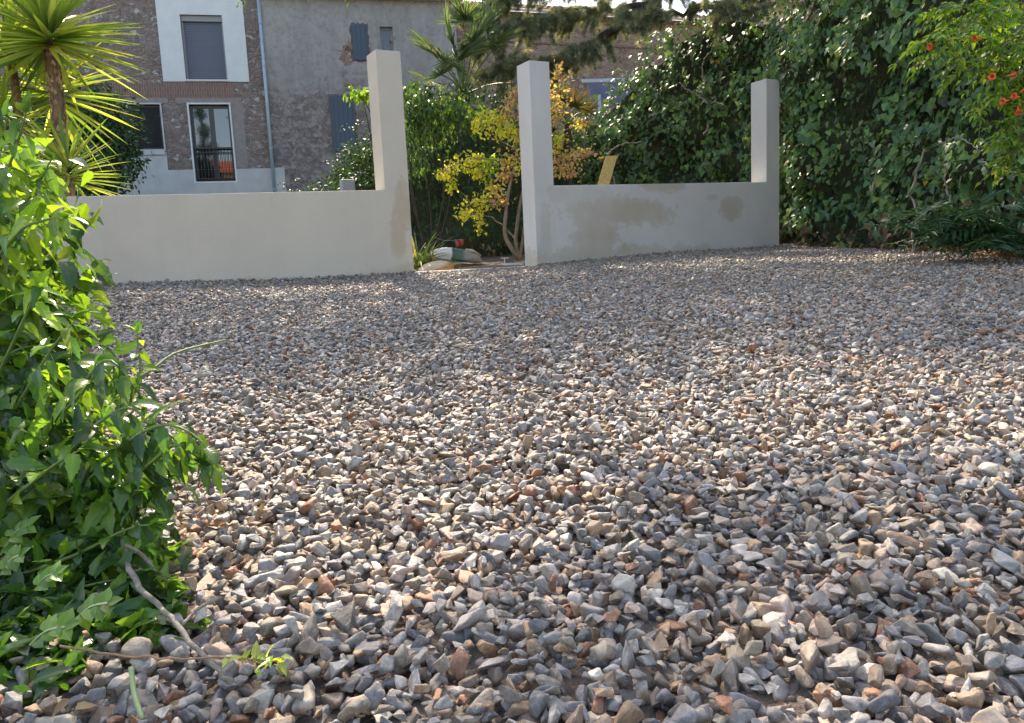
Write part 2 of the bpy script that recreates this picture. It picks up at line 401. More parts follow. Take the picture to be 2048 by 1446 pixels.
M_NEED = leafmat('cedar_needles', .4, .5, spec=.4)
M_BLADE = leafmat('sword_leaf', .45, .36, tcol=1.7)
M_BARK = bark_mat('bark_pale', (.16, .12, .085), (.34, .27, .2))
M_BARKD = bark_mat('bark_dark', (.03, .025, .02), (.085, .07, .058))
M_VINE = bark_mat('bark_vine', (.13, .115, .09), (.3, .27, .22))
M_GSTEM = flat('green_stem', (.13, .2, .05), .5, .3, 20)
M_DRY = flat('dry_stem', (.30, .17, .10), .6, .3, 20)
M_CORE = flat('hedge_core', (.06, .075, .035), .95, .4, 5, 1.0, bd=.05)
G = lambda *a: [tuple(x) for x in a]
PAL_IVY = G((.08, .17, .07), (.10, .205, .075), (.065, .14, .065), (.125, .235, .07), (.14, .235, .055), (.10, .16, .09))
PAL_DARK = G((.035, .085, .03), (.045, .11, .032), (.03, .07, .026))
PAL_BRIGHT = G((.07, .145, .035), (.10, .19, .04), (.05, .11, .03), (.035, .08, .025))
PAL_LIME = G((.19, .34, .03), (.13, .28, .025), (.26, .38, .04), (.08, .2, .02))

# ------------------------------------------------------------------ ground: one sheet to the horizon
def build_ground():
    xs = np.concatenate([[-400, -120, -50, -25], np.arange(-14, 14.01, .25), [25, 50, 120, 400]])
    ys = np.concatenate([[-400, -120, -50, -20, -10], np.arange(-4, 26.01, .25), [50, 120, 400]])
    X, Y = np.meshgrid(xs, ys); Z = gz(X, Y)-.012
    mb = MB(); nx = len(xs)
    v = np.stack([X.ravel(), Y.ravel(), Z.ravel()], 1)
    i, j = np.meshgrid(np.arange(nx-1), np.arange(len(ys)-1)); q = (j*nx+i).ravel()
    f = np.stack([q, q+1, q+nx+1, q+nx], 1)
    mb.add_np(v, f, np.ones((len(v), 3)), np.zeros((len(v), 3)))
    tag(mb.build('ground', M_SOIL, smooth=True), kind='structure')
build_ground()

def hedge_x(y):      # where the foot of the right hand hedge runs
    return np.interp(y, [-2, 4.5, 6.1, 8.0, 9.3, 9.9, 10.6], [4.6, 4.42, 4.25, 4.05, 3.9, 3.78, 3.7])

# ------------------------------------------------------------------ gravel
def make_stone(i, sub, hi):
    r = random.Random(100+i); bm = bmesh.new()
    ax = (1, r.uniform(.68, .95), r.uniform(.45, .78))
    for _ in range(r.choice((9, 11, 13, 16))):
        d = Vector((r.gauss(0, 1), r.gauss(0, 1), r.gauss(0, 1))).normalized()
        d = Vector([max(-.72, min(.72, c))*1.15 for c in d])
        bm.verts.new([d[k]*ax[k]*r.uniform(.85, 1.1)*.5 for k in range(3)])
    res = bmesh.ops.convex_hull(bm, input=list(bm.verts))
    bmesh.ops.delete(bm, geom=[g for g in bm.verts if not g.link_faces], context='VERTS')
    bmesh.ops.dissolve_limit(bm, angle_limit=.25, verts=bm.verts, edges=bm.edges)
    if hi:
        bmesh.ops.bevel(bm, geom=list(bm.edges), offset=.05, segments=2, profile=.5, affect='EDGES', clamp_overlap=True)
        bmesh.ops.triangulate(bm, faces=bm.faces)
        bmesh.ops.subdivide_edges(bm, edges=[e for e in bm.edges if e.calc_length() > .13], cuts=1)
        bmesh.ops.triangulate(bm, faces=bm.faces)
        bm.normal_update()
        off = Vector((i*3.1, 0, 0))
        for v in bm.verts:
            v.co += v.normal*(mnoise.noise(v.co*3.5+off)*.07+mnoise.noise(v.co*9+off)*.03)
        bmesh.ops.smooth_vert(bm, verts=bm.verts, factor=.3, use_axis_x=True, use_axis_y=True, use_axis_z=True)
    else:
        bmesh.ops.bevel(bm, geom=list(bm.edges), offset=.03, segments=1, affect='EDGES', clamp_overlap=True)
        bmesh.ops.triangulate(bm, faces=bm.faces)
    me = bpy.data.meshes.new('stone'); bm.to_mesh(me); bm.free(); me.materials.append(M_STONE)
    at_ = me.attributes.new('rp', 'FLOAT_VECTOR', 'POINT'); at_.data.foreach_set('vector', np.array([v.co[:] for v in me.vertices], dtype=np.float32).ravel())
    if hi: me.polygons.foreach_set('use_smooth', [True]*len(me.polygons))
    return bpy.data.objects.new('stone_%02d' % i, me)
def build_gravel():
    pc = bpy.data.collections.new('gravel_kinds')
    NH, NL = 16, 10
    for i in range(NH): pc.objects.link(make_stone(i, 1, True))
    for i in range(NL): pc.objects.link(make_stone(NH+i, 0, False))
    def layer(sp, y0, y1):
        xs = np.arange(-8, 6.5, sp); ys = np.arange(y0, y1, sp*.9)
        X, Y = np.meshgrid(xs, ys); X = X+rng.uniform(-.5, .5, X.shape)*sp; Y = Y+rng.uniform(-.5, .5, X.shape)*sp
        return np.stack([X.ravel(), Y.ravel()], 1)
    P = np.concatenate([np.concatenate([layer(.0195, .25, 10.2), np.zeros((0, 2))])])
    x, y = P[:, 0], P[:, 1]
    front = (x-P0[0])*WN[0]+(y-P0[1])*WN[1] < .015
    keep = front & (np.abs(x) < .78*y+.75) & (x < hedge_x(y)+.25*np.sin(y*5)*.1+.06)
    P = P[keep]
    n1 = len(P)
    lo = layer(.0185, .25, 3.0); lo = lo[(np.abs(lo[:, 0]) < .78*lo[:, 1]+.6)]; nlo = len(lo)
    k2 = rng.random(n1) < .22
    P = np.concatenate([P, P[k2]+rng.uniform(-.012, .012, (k2.sum(), 2))])
    top = np.concatenate([np.arange(len(P)) >= n1, np.zeros(nlo, bool)]); low = np.concatenate([np.zeros(len(P), bool), np.ones(nlo, bool)]); P = np.concatenate([P, lo]); n = len(P)
    x, y = P[:, 0], P[:, 1]
    z = gz(x, y)+rng.uniform(-.004, .006, n)+np.where(top, .013, 0)-np.where(low, .015, 0)
    # a little banked up along the foot of the walls
    dw = -((x-P0[0])*WN[0]+(y-P0[1])*WN[1]); z = z+.02*np.exp(-(dw/.12)**2)*(((x-P0[0])*WU[0]+(y-P0[1])*WU[1] < -1.42) | ((x-P0[0])*WU[0]+(y-P0[1])*WU[1] > 0))
    size = np.clip(np.exp(rng.normal(math.log(.0248), .26, n)), .014, .052)
    sc = size[:, None]*np.stack([rng.uniform(.9, 1.3, n), rng.uniform(.8, 1.05, n), rng.uniform(.75, 1.1, n)], 1)
    tilt = np.where(rng.random(n) < .28, 1.1, .38)
    rot = np.stack([rng.normal(0, 1, n)*tilt, rng.normal(0, 1, n)*tilt, rng.uniform(0, 2*pi, n)], 1)
    hi = y < 2.9
    idx = np.where(hi, rng.integers(0, NH, n), NH+rng.integers(0, NL, n))
    pal = np.array([(.19, .187, .19), (.265, .26, .262), (.34, .325, .305), (.29, .25, .205), (.22, .17, .13), (.44, .40, .355), (.36, .245, .155), (.31, .145, .08), (.48, .36, .29), (.56, .51, .45)])
    w = np.array([.15, .155, .13, .16, .12, .08, .10, .04, .055, .03]); w = w/w.sum()
    c = pal[rng.choice(len(pal), n, p=w)]*(1+rng.normal(0, .15, (n, 1)))*(1+rng.normal(0, .014, (n, 3)))
    me = bpy.data.meshes.new('gravel'); me.vertices.add(n)
    me.vertices.foreach_set('co', np.stack([x, y, z], 1).astype(np.float32).ravel())
    def at(nm, ty, d, key):
        a = me.attributes.new(nm, ty, 'POINT'); a.data.foreach_set(key, d)
    at('rot', 'FLOAT_VECTOR', rot.astype(np.float32).ravel(), 'vector')
    at('scl', 'FLOAT_VECTOR', sc.astype(np.float32).ravel(), 'vector')
    at('idx', 'INT', idx.astype(np.int32), 'value')
    at('scol', 'FLOAT_COLOR', np.concatenate([np.clip(c, .03, .8), np.ones((n, 1))], 1).astype(np.float32).ravel(), 'color')
    me.update(); me.materials.append(M_STONE)
    o = bpy.data.objects.new('gravel', me); COL.objects.link(o)
    g = bpy.data.node_groups.new('gravel_spread', 'GeometryNodeTree')
    g.interface.new_socket('Geometry', in_out='INPUT', socket_type='NodeSocketGeometry')
    g.interface.new_socket('Geometry', in_out='OUTPUT', socket_type='NodeSocketGeometry')
    gi = g.nodes.new('NodeGroupInput'); go = g.nodes.new('NodeGroupOutput')
    ci = g.nodes.new('GeometryNodeCollectionInfo'); ci.inputs['Collection'].default_value = pc
    ci.inputs['Separate Children'].default_value = True; ci.inputs['Reset Children'].default_value = True
    ip = g.nodes.new('GeometryNodeInstanceOnPoints'); ip.inputs['Pick Instance'].default_value = True
    def na(nm, ty):
        q = g.nodes.new('GeometryNodeInputNamedAttribute'); q.data_type = ty; q.inputs[0].default_value = nm; return q.outputs[0]
    g.links.new(gi.outputs[0], ip.inputs['Points']); g.links.new(ci.outputs[0], ip.inputs['Instance'])
    g.links.new(na('idx', 'INT'), ip.inputs['Instance Index']); g.links.new(na('rot', 'FLOAT_VECTOR'), ip.inputs['Rotation'])
    g.links.new(na('scl', 'FLOAT_VECTOR'), ip.inputs['Scale']); g.links.new(ip.outputs[0], go.inputs[0])
    mod = o.modifiers.new('spread', 'NODES'); mod.node_group = g
    tag(o, 'loose grey and rusty crushed stone gravel covering the yard', 'gravel', kind='stuff')
    print('stones', n)
build_gravel()

# ------------------------------------------------------------------ garden walls and their posts
M_WL = rendermat('wall_render_left', (.66, .59, .495), [(-1.5, 1.04, .10, .24, 1.1), (-1.58, .75, .09, .22, 1.0), (-1.5, .42, .5, .09, .6), (-3.0, .36, 1.4, .07, .5)])
M_WR = rendermat('wall_render_right', (.67, .64, .605), [(1.15, .98, .85, .2, 1), (.78, .75, .36, .42, 1), (1.0, .46, 1.3, .17, 1.1), (2.3, .46, 1.0, .12, 1), (1.75, 1.28, .36, .12, 1), (2.87, .98, .2, .16, 1), (2.55, 1.14, .12, .05, .5), (.12, .62, .09, .55, .6), (.6, 1.16, .5, .12, .5)])
WROT = TH
def wall_part(name, mat, parent, s0, s1, z0, za, zb, thick=.25, bev_s0=True, bev_s1=True):
    mb = MB(); v = [(s0, 0, z0), (s1, 0, z0), (s1, thick, z0), (s0, thick, z0), (s0, 0, za), (s1, 0, zb), (s1, thick, zb), (s0, thick, za)]
    mb.add(v, [(0, 3, 2, 1), (4, 5, 6, 7), (0, 1, 5, 4), (1, 2, 6, 5), (2, 3, 7, 6), (3, 0, 4, 7)])
    o = mb.build(name, mat, parent)
    def cond(m, e):
        if abs(m.x-s0) < 1e-4 and not bev_s0: return False
        if abs(m.x-s1) < 1e-4 and not bev_s1: return False
        return m.z > z0+.01
    bevel(o, .007, 3, cond)
    return o
def build_walls():
    a = thing('garden_wall', 'low beige rendered wall on the left, with one tall post at its right end', 'wall', (P0[0], P0[1], 0), WROT)
    zl = lambda s: 1.128+(s+4.15)*.0275
    wall_part('low_wall', M_WL, a, -7.2, -1.668, 0, zl(-7.2), zl(-1.668), bev_s1=False)
    wall_part('post', M_WL, a, -1.668, -1.424, 0, 2.462, 2.466, bev_s0=False)
    b = thing('garden_wall', 'pale rendered wall right of the gateway, between two tall posts, with damp stains', 'wall', (P0[0], P0[1], 0), WROT)
    wall_part('post', M_WR, b, -.012, .235, 0, 2.515, 2.522, bev_s1=False)
    wall_part('low_wall', M_WR, b, .235, 3.51, 0, 1.258, 1.338, bev_s0=False, bev_s1=False)
    wall_part('post', M_WR, b, 3.51, 3.752, 0, 2.612, 2.615, bev_s0=False)
    # two round conduit caps on the end of the right post
    for k_, (dz) in enumerate((.95, .885)):
        mb = MB(); ring = []
        mb.tube([(3.752, .07, dz), (3.775, .07, dz), (3.79, .07, dz)], [.034, .034, .02], 14)
        mb.build('conduit_cap', M_CAP, b, True)
    c = thing('doorstep', 'pale concrete sill across the open gateway', 'doorstep', (P0[0], P0[1], 0), WROT)
    mb = MB(); mb.box(-1.422, -.014, -.02, .33, .2, .418)
    bevel(mb.build('slab', M_CONC, c), .008, 2)
M_CAP = flat('grey_plastic', (.33, .34, .36), .5, .1)
M_CONC = flat('concrete', (.58, .54, .47), .9, .18, 6, .5)
build_walls()

# ------------------------------------------------------------------ buildings behind
TA = radians(12)
AU = np.array([cos(TA), sin(TA), 0]); AN = np.array([-sin(TA), cos(TA), 0])
PA = atY(400, 300, 20.0)
def fA(x, y):
    p = onplane(x, y, PA, AN); return float((p-PA)@AU), float(p[2])
M_RUB = rubble_mat('rubble_and_brick', (.34, .29, .265), (.2, .15, .13), (.60, .57, .54), (.28, .19, .155), .62, 8.5)
M_RUBC = rubble_mat('rubble_far', (.44, .34, .28), (.2, .14, .11), (.5, .43, .36), (.33, .2, .15), .5, 6.0)
M_OLD = oldrender_mat()
M_WHITE = flat('pale_blue_render', (.62, .66, .66), .85, .06, 3, .3)
M_WHITE2 = flat('grey_band_render', (.46, .475, .47), .88, .1, 3, .3)
def shutter_mat(nm, col, axis=2, pitch=.055):
    k = N(nm); sx = k.n('ShaderNodeSeparateXYZ', {0: k.obj()})
    w = k.math('FRACT', k.math('DIVIDE', sx.outputs[axis], pitch))
    g = k.ramp(w, [(0, 0), (.1, 1), (.85, 1), (1, 0)])
    return k.done(k.pbr(k.mix(g, tuple(a*.6 for a in col), col), .5, k.bump(g, .6, .008), .4))
M_SHUT = shutter_mat('roller_slats', (.115, .135, .175))
M_SHUTV = shutter_mat('board_shutter', (.055, .085, .125), 0, .12)
M_FRAME = flat('dark_frame', (.022, .024, .028), .35, .1, 5, 0)
k_ = N('window_glass'); M_GLASS = k_.done(k_.pbr((.012, .015, .02), .03, None, .6, 0, **{'Coat Weight': .6, 'Coat Roughness': .02, 'IOR': 1.75}))
M_DARKIN = flat('dark_room', (.012, .013, .015), .8, .2)
M_ZINC = flat('zinc_pipe', (.33, .43, .50), .45, .1, 6, .1, .3)
M_METAL = flat('black_railing', (.015, .016, .018), .45, .1, 5, 0)
M_TRIM = flat('cement_surround', (.25, .225, .215), .9, .15, 8, .6)
def brickrow_mat():
    k = N('soldier_bricks'); sx = k.n('ShaderNodeSeparateXYZ', {0: k.obj()})
    bt = k.n('ShaderNodeTexBrick', {'Vector': k.n('ShaderNodeCombineXYZ', {0: sx.outputs[2], 1: sx.outputs[0], 2: 0.0}).outputs[0], 'Color1': (.26, .13, .095, 1), 'Color2': (.17, .1, .08, 1), 'Mortar': (.26, .22, .2, 1), 'Scale': 1.0, 'Mortar Size': .010, 'Brick Width': .24, 'Row Height': .06})
    c = k.mix(k.ramp(k.noise(k.obj(), 5, 5), [(.4, 0), (.65, .6)]), bt.outputs[0], (.2, .16, .145))
    return k.done(k.pbr(c, .9, k.bump(k.noise(k.obj(), 25, 4), .6, .02), .2))
M_SOLD = brickrow_mat()

def facade(name, parent, mat, s0, s1, z0, z1, holes, depth=.3, back=.0, y0=0.0):
    """wall sheet with real openings; holes=(sa,sb,za,zb); reveals are cut 'depth' deep"""
    xs = sorted({s0, s1, *[h[0] for h in holes], *[h[1] for h in holes]}); zs = sorted({z0, z1, *[h[2] for h in holes], *[h[3] for h in holes]})
    mb = MB()
    for i in range(len(xs)-1):
        for j in range(len(zs)-1):
            cx, cz = (xs[i]+xs[i+1])/2, (zs[j]+zs[j+1])/2
            if any(h[0] < cx < h[1] and h[2] < cz < h[3] for h in holes): continue
            mb.add([(xs[i], y0, zs[j]), (xs[i+1], y0, zs[j]), (xs[i+1], y0, zs[j+1]), (xs[i], y0, zs[j+1])], [(0, 1, 2, 3)])
    for (a, b, c, d) in holes:
        y1 = y0+depth
        mb.add([(a, y0, c), (a, y1, c), (a, y1, d), (a, y0, d)], [(0, 1, 2, 3)])
        mb.add([(b, y0, c), (b, y0, d), (b, y1, d), (b, y1, c)], [(0, 1, 2, 3)])
        mb.add([(a, y0, d), (a, y1, d), (b, y1, d), (b, y0, d)], [(0, 1, 2, 3)])
        mb.add([(a, y0, c), (b, y0, c), (b, y1, c), (a, y1, c)], [(0, 1, 2, 3)])
    return mb
def house_shell(mb, s0, s1, z0, z1, dep):
    mb.add([(s0, 0, z0), (s0, dep, z0), (s0, dep, z1), (s0, 0, z1)], [(0, 1, 2, 3)])
    mb.add([(s1, 0, z0), (s1, 0, z1), (s1, dep, z1), (s1, dep, z0)], [(0, 1, 2, 3)])
    mb.add([(s0, dep, z0), (s1, dep, z0), (s1, dep, z1), (s0, dep, z1)], [(0, 1, 2, 3)])
    mb.add([(s0, 0, z1), (s1, 0, z1), (s1, dep, z1), (s0, dep, z1)], [(0, 1, 2, 3)])
def rect(x0, y0, x1, y1):        # facade rectangle from two opposite corners seen in the photo
    a = fA(x0, y0); b = fA(x1, y1); return min(a[0], b[0]), max(a[0], b[0]), min(a[1], b[1]), max(a[1], b[1])
def build_house_a():
    h = thing('rubble_house', 'brown rubble and brick house with pale patch round its upper window, far left', 'house', PA*np.array([1, 1, 0]), TA)
    sE = fA(541, 250)[0]
    W1 = rect(359, 29, 456, 160); W2 = rect(255, 209, 329, 299); W3 = rect(377, 209, 472, 362)
    holes = [W1, W2, W3]
    wz1 = 9.6
    mb = facade('wall', h, M_RUB, -9.0, sE, 0, wz1, holes, .24); house_shell(mb, -9, sE, 0, wz1, 7)
    mb.build('wall', M_RUB, h)
    # pale render patch round the upper window, render proud by 2 cm, with real opening
    p = rect(309, -12, 499, 164)
    facade('', h, None, p[0], p[1], p[2], p[3], [(W1[0]+.005, W1[1]-.005, W1[2], W1[3])], .022, y0=-.022).build('render_patch', M_WHITE, h)
    # grey render band at the base, stepping up under the left window
    q0 = fA(300, 341)[1]; sw = rect(258, 305, 337, 343)
    facade('', h, None, -9.0, sE-.02, 0.2, q0, [(W3[0]-.04, W3[1]+.04, W3[2]-.04, q0-.001)], .02, y0=-.02).build('render_band', M_WHITE2, h)
    mb = MB(); mb.box(sw[0], sw[1], -.018, .002, q0, sw[3]); mb.build('render_panel', M_WHITE2, h)
    mb = MB(); s = rect(250, 300, 331, 310); mb.box(s[0], s[1], -.06, .02, s[2], s[3]); bevel(mb.build('sill', M_WHITE2, h), .008)
    # soldier course of bricks
    b_ = rect(245, 166, 470, 196); mb = MB(); mb.box(b_[0]-1.2, b_[1], -.006, .002, b_[2], b_[3]+.02); mb.build('brick_band', M_SOLD, h)
    def surround(w, t=.03, nm='surround', mat=M_WHITE, yo=-.03, bottom=True):
        mb = MB(); a, b, c, d = w
        mb.box(a-t, a, yo, .12, c-(t if bottom else 0), d+t); mb.box(b, b+t, yo, .12, c-(t if bottom else 0), d+t); mb.box(a, b, yo, .12, d, d+t)
        if bottom: mb.box(a, b, yo, .12, c-t, c)
        return mb.build(nm, mat, h)
    # upper window: roller shutter almost closed
    f = MB(); a, b, c, d = W1
    f.box(a, b, .05, .12, d-.14, d); f.box(a, a+.05, .09, .2, c, d-.14); f.box(b-.05, b, .09, .2, c, d-.14)
    wf = f.build('window_frame', M_TRIMG, h)
    mb = MB(); mb.box(a+.05, b-.05, .13, .15, c+.03, d-.14); mb.build('roller_shutter', M_SHUT, wf)
    mb = MB(); mb.box(a-.03, b+.03, -.05, .1, c-.035, c); mb.build('sill', M_WHITE, wf)
    # ground floor window, dark glass
    a, b, c, d = W2
    surround(W2, .035, 'surround', M_WHITE2)
    f = MB()
    for r in ((a, a+.05, c, d), (b-.05, b, c, d), (a+.05, b-.05, d-.05, d), (a+.05, b-.05, c, c+.06)): f.box(r[0], r[1], .10, .15, r[2], r[3])
    wf = f.build('window_frame', M_FRAME, h)
    mb = MB(); mb.box(a+.05, b-.05, .12, .13, c+.06, d-.05); mb.build('pane', M_SCREEN, wf)
    # french window with a guard rail
    a, b, c, d = W3; m_ = (a+b)/2+.02
    surround(W3, .04, 'surround', M_WHITE)
    f = MB()
    for r in ((a, a+.07, c, d), (b-.06, b, c, d), (a+.07, b-.06, d-.08, d), (a+.07, b-.06, c, c+.07), (m_-.06, m_+.06, c+.07, d-.08)): f.box(r[0], r[1], .10, .16, r[2], r[3])
    wf = f.build('french_window', M_FRAME, h)
    for (x0, x1) in ((a+.07, m_-.06), (m_+.06, b-.06)):
        mb = MB(); mb.box(x0, x1, .125, .135, c+.07, d-.08); mb.build('pane', M_GLASS, wf)
    mb = MB(); zr = fA(430, 298)[1]
    mb.box(a, b, -.02, .02, zr, zr+.04); mb.box(a, b, -.015, .015, zr-.10, zr-.08); mb.box(a, b, -.015, .015, c+.06, c+.085)
    for i in range(1, 12):
        x = a+(b-a)*i/12; mb.box(x-.007, x+.007, -.007, .007, c+.085, zr)
    mb.build('guard_rail', M_METAL, h)
    mb = MB(); tr = rect(340, 199, 500, 209)
    mb.box(W3[0]-.3, W3[1]+.32, -.004, .002, W3[3]+.042, tr[3]+.05); mb.box(W3[1]+.042, W3[1]+.34, -.004, .002, q0+.02, W3[3]+.04); mb.box(W2[0]-.2, W2[1]+.2, -.004, .002, W2[3]+.037, W2[3]+.2)
    mb.build('cement_patch', M_TRIM, h)
    # downpipe
    mb = MB(); sp = fA(530, 150)[0]; y = -.09
    mb.tube([(sp, y, 1.0), (sp, y, wz1)], .045, 10)
    for z in np.arange(1.6, 9.4, 1.05): mb.tube([(sp, y, z), (sp, y, z+.03)], .055, 10); mb.box(sp-.012, sp+.012, y, 0, z, z+.03)
    mb.build('downpipe', M_ZINC, h, True)
    # roof (above the picture)
    mb = MB(); mb.add([(-9.3, -.5, 9.5), (sE+.05, -.5, 9.5), (sE+.05, 3.6, 11.1), (-9.3, 3.6, 11.1), (sE+.05, 7.5, 9.5), (-9.3, 7.5, 9.5)], [(0, 1, 2, 3), (3, 2, 4, 5)])
    mb.build('roof', M_TILE, h)
    return sE
def tile_mat():
    k = N('clay_tiles'); v = k.obj(); sx = k.n('ShaderNodeSeparateXYZ', {0: v})
    n = k.noise(v, 3, 5); n2 = k.n('ShaderNodeTexVoronoi', {'Vector': k.mapv(v, (4.5, 3, 3)), 'Scale': 1.0}).outputs['Color']
    cc = k.n('ShaderNodeSeparateColor', {0: n2}).outputs[0]
    c = k.ramp(cc, [(0, (.34, .19, .15)), (.4, (.48, .31, .25)), (.8, (.6, .48, .42))])
    c = k.mix(k.ramp(n, [(.4, 0), (.7, .5)]), c, (.34, .29, .26))
    return k.done(k.pbr(c, .85, k.bump(k.noise(v, 20, 4), .5, .02), .3))
M_TILE = tile_mat()
M_TRIMG = flat('grey_trim', (.27, .29, .31), .6, .05)
M_SCREEN = flat('dark_window', (.012, .016, .017), .35, .3, 3, 0, spec=.12)
sE = build_house_a()

def build_house_b():
    h = thing('rendered_house', 'tall grey weathered rendered house with dark blue shutters, behind the left post', 'house', PA*np.array([1, 1, 0]), TA)
    sR = fA(912, 60)[0]; zt = fA(850, 4)[1]
    S1 = rect(703, 51, 737, 122); S2 = rect(759, 54, 788, 105); S3 = rect(660, 193, 714, 303)
    mb = facade('', h, None, sE+.005, sR, 0, zt, [S2], .3, y0=-.05)
    mb.add([(sR, -.05, 0), (sR, -.05, zt), (sR, 7, zt), (sR, 7, 0)], [(0, 1, 2, 3)])
    mb.add([(sE+.005, -.05, 0), (sE+.005, -.05, zt), (sE+.005, 7, zt), (sE+.005, 7, 0)], [(0, 1, 2, 3)])
    mb.add([(sE+.005, 7, 0), (sR, 7, 0), (sR, 7, zt), (sE+.005, 7, zt)], [(0, 1, 2, 3)])
    mb.build('wall', M_OLD, h)
    mb = MB(); mb.add([(sE, -.3, zt), (sR+.2, -.3, zt), (sR+.2, 7.2, zt+.15), (sE, 7.2, zt+.15), (sE, -.3, zt+.09), (sR+.2, -.3, zt+.09), (sR+.2, 7.2, zt+.24), (sE, 7.2, zt+.24)],
                  [(0, 3, 2, 1), (4, 5, 6, 7), (0, 1, 5, 4), (1, 2, 6, 5), (2, 3, 7, 6), (3, 0, 4, 7)]); mb.build('roof', M_WHITE2, h)
    for w in (S1, S3):
        mb = MB(); mb.box(w[0], w[1], -.09, -.052, w[2], w[3]); o = mb.build('shutter', M_SHUTV, h); bevel(o, .006)
        # broken, bare edge of the render round the opening
        mb = MB(); pts = []
        for t in np.linspace(0, 2*pi, 40, endpoint=False):
            cx, cz = (w[0]+w[1])/2, (w[2]+w[3])/2; hx, hz = (w[1]-w[0])/2, (w[3]-w[2])/2
            m_ = max(abs(cos(t)), abs(sin(t))); jj = rng.uniform(.02, .075)
            pts.append((cx+cos(t)/m_*(hx+jj), cz+sin(t)/m_*(hz+jj)))
        mb.add([((w[0]+w[1])/2, -.054, (w[2]+w[3])/2)]+[(a, -.054, b) for a, b in pts], [(0, i+1, (i+1) % 40+1) for i in range(40)])
        mb.build('bare_edge', M_TRIMD, h)
    a, b, c, d = S2
    f = MB()
    for r in ((a, a+.05, c, d), (b-.05, b, c, d), (a+.05, b-.05, d-.05, d), (a+.05, b-.05, c, c+.05)): f.box(r[0], r[1], .08, .13, r[2], r[3])
    wf = f.build('window_frame', M_TRIMG, h); mb = MB(); mb.box(a+.05, b-.05, .1, .11, c+.05, d-.05); mb.build('pane', M_GREYPANE, wf)
    # patch of fallen render with bare red brick by the upper shutter
    for (x, y, r) in ((692, 112, .34), (699, 96, .2), (784, 78, .12)):
        s_, z_ = fA(x, y); mb = MB(); n = 22
        pts = [(s_, -.053, z_)]+[(s_+r*rng.uniform(.4, 1)*cos(t)*.8, -.053, z_+r*rng.uniform(.45, 1)*sin(t)) for t in np.linspace(0, 2*pi, n, endpoint=False)]
        mb.add(pts, [(0, i+1, (i+1) % n+1) for i in range(n)]); mb.build('bare_brick', M_RUBC, h)
    sp = fA(549, 330)
    mb = MB(); mb.box(sE-.0, sp[0]+.25, -.075, -.052, .5, fA(552, 336)[1]); mb.build('render_band', M_WHITE2, h)
M_TRIMD = flat('bare_mortar', (.15, .12, .115), .95, .3, 14, 1)
M_GREYPANE = flat('grey_glass', (.12, .14, .15), .15, .1, 3, 0)
build_house_b()

TC = radians(17)
CUv = np.array([cos(TC), sin(TC), 0]); CNv = np.array([-sin(TC), cos(TC), 0]); PC = atY(1200, 33, 23.0)
def fC(x, y, dn=0):
    p = onplane(x, y, PC+CNv*dn, CNv); return float((p-PC)@CUv), float(p[2])
def build_roof(parent, s0, s1, z0, y0, y1, slope, pitch=.2):
    """barrel clay tiles: rows of half round tiles running up the slope"""
    mb = MB(); L = y1-y0; rows = int(L/.38); n = int((s1-s0)/pitch)
    for i in range(n):
        x = s0+(i+.5)*pitch
        for r in range(rows):
            a = y0+r*.38; b = a+.46
            jz = rng.uniform(-.012, .012); R_ = pitch*.30
            pts = []
            for (yy, rr, lift) in ((a, R_*1.05, .045), (b, R_*.85, .005)):
                for t in np.linspace(0, pi, 6): pts.append((x+cos(t)*rr+jz, yy, z0+(yy-y0)*slope+sin(t)*rr+lift))
            mb.add(pts, [(k, k+1, k+7, k+6) for k in range(5)])
    mb.add([(s0, y0, z0-.02), (s1, y0, z0-.02), (s1, y1, z0+L*slope-.02), (s0, y1, z0+L*slope-.02)], [(0, 1, 2, 3)])
    mb.add([(s0, y0, z0-.10), (s1, y0, z0-.10), (s1, y0, z0-.02), (s0, y0, z0-.02)], [(0, 1, 2, 3)])
    return mb.build('roof', M_TILE, parent)
def build_house_c():
    h = thing('brick_house', 'long brick and rubble house under a clay tile roof, behind the cedar branch', 'house', PC*np.array([1, 1, 0]), TC)
    s0 = fC(905, 30)[0]; s1 = fC(1700, 30)[0]; zt = PC[2]
    mb = MB(); mb.add([(s0, 0, 0), (s1, 0, 0), (s1, 0, zt), (s0, 0, zt)], [(0, 1, 2, 3)]); house_shell(mb, s0, s1, 0, zt-.02, 6)
    mb.build('wall', M_RUBC, h)
    mb = MB(); mb.box(s0, s1, -.04, -.002, zt-.85, zt-.80); mb.box(s0, s1, -.12, -.002, zt-.12, zt-.03); mb.build('cornice', M_BRK, h)
    build_roof(h, s0-.2, s1+.2, zt, -.35, 3.6, .33)
M_BRK = flat('old_brick', (.2, .13, .10), .9, .2, 12, .6)
build_house_c()
def build_house_d():
    p = atY(1600, 60, 17.5); h = thing('cream_house', 'cream rendered house half hidden above the right hedge, with red tile roof', 'house', (p[0], p[1], 0), radians(-6))
    zt = p[2]+.62
    mb = MB(); mb.box(-1.1, 3.2, 0, 5, 0, zt); mb.build('wall', M_CREAM, h)
    build_roof(h, -1.35, 3.4, zt, -.3, 3.5, .35, .2)
M_CREAM = flat('cream_render', (.62, .56, .36), .85, .08, 4, .3)
build_house_d()

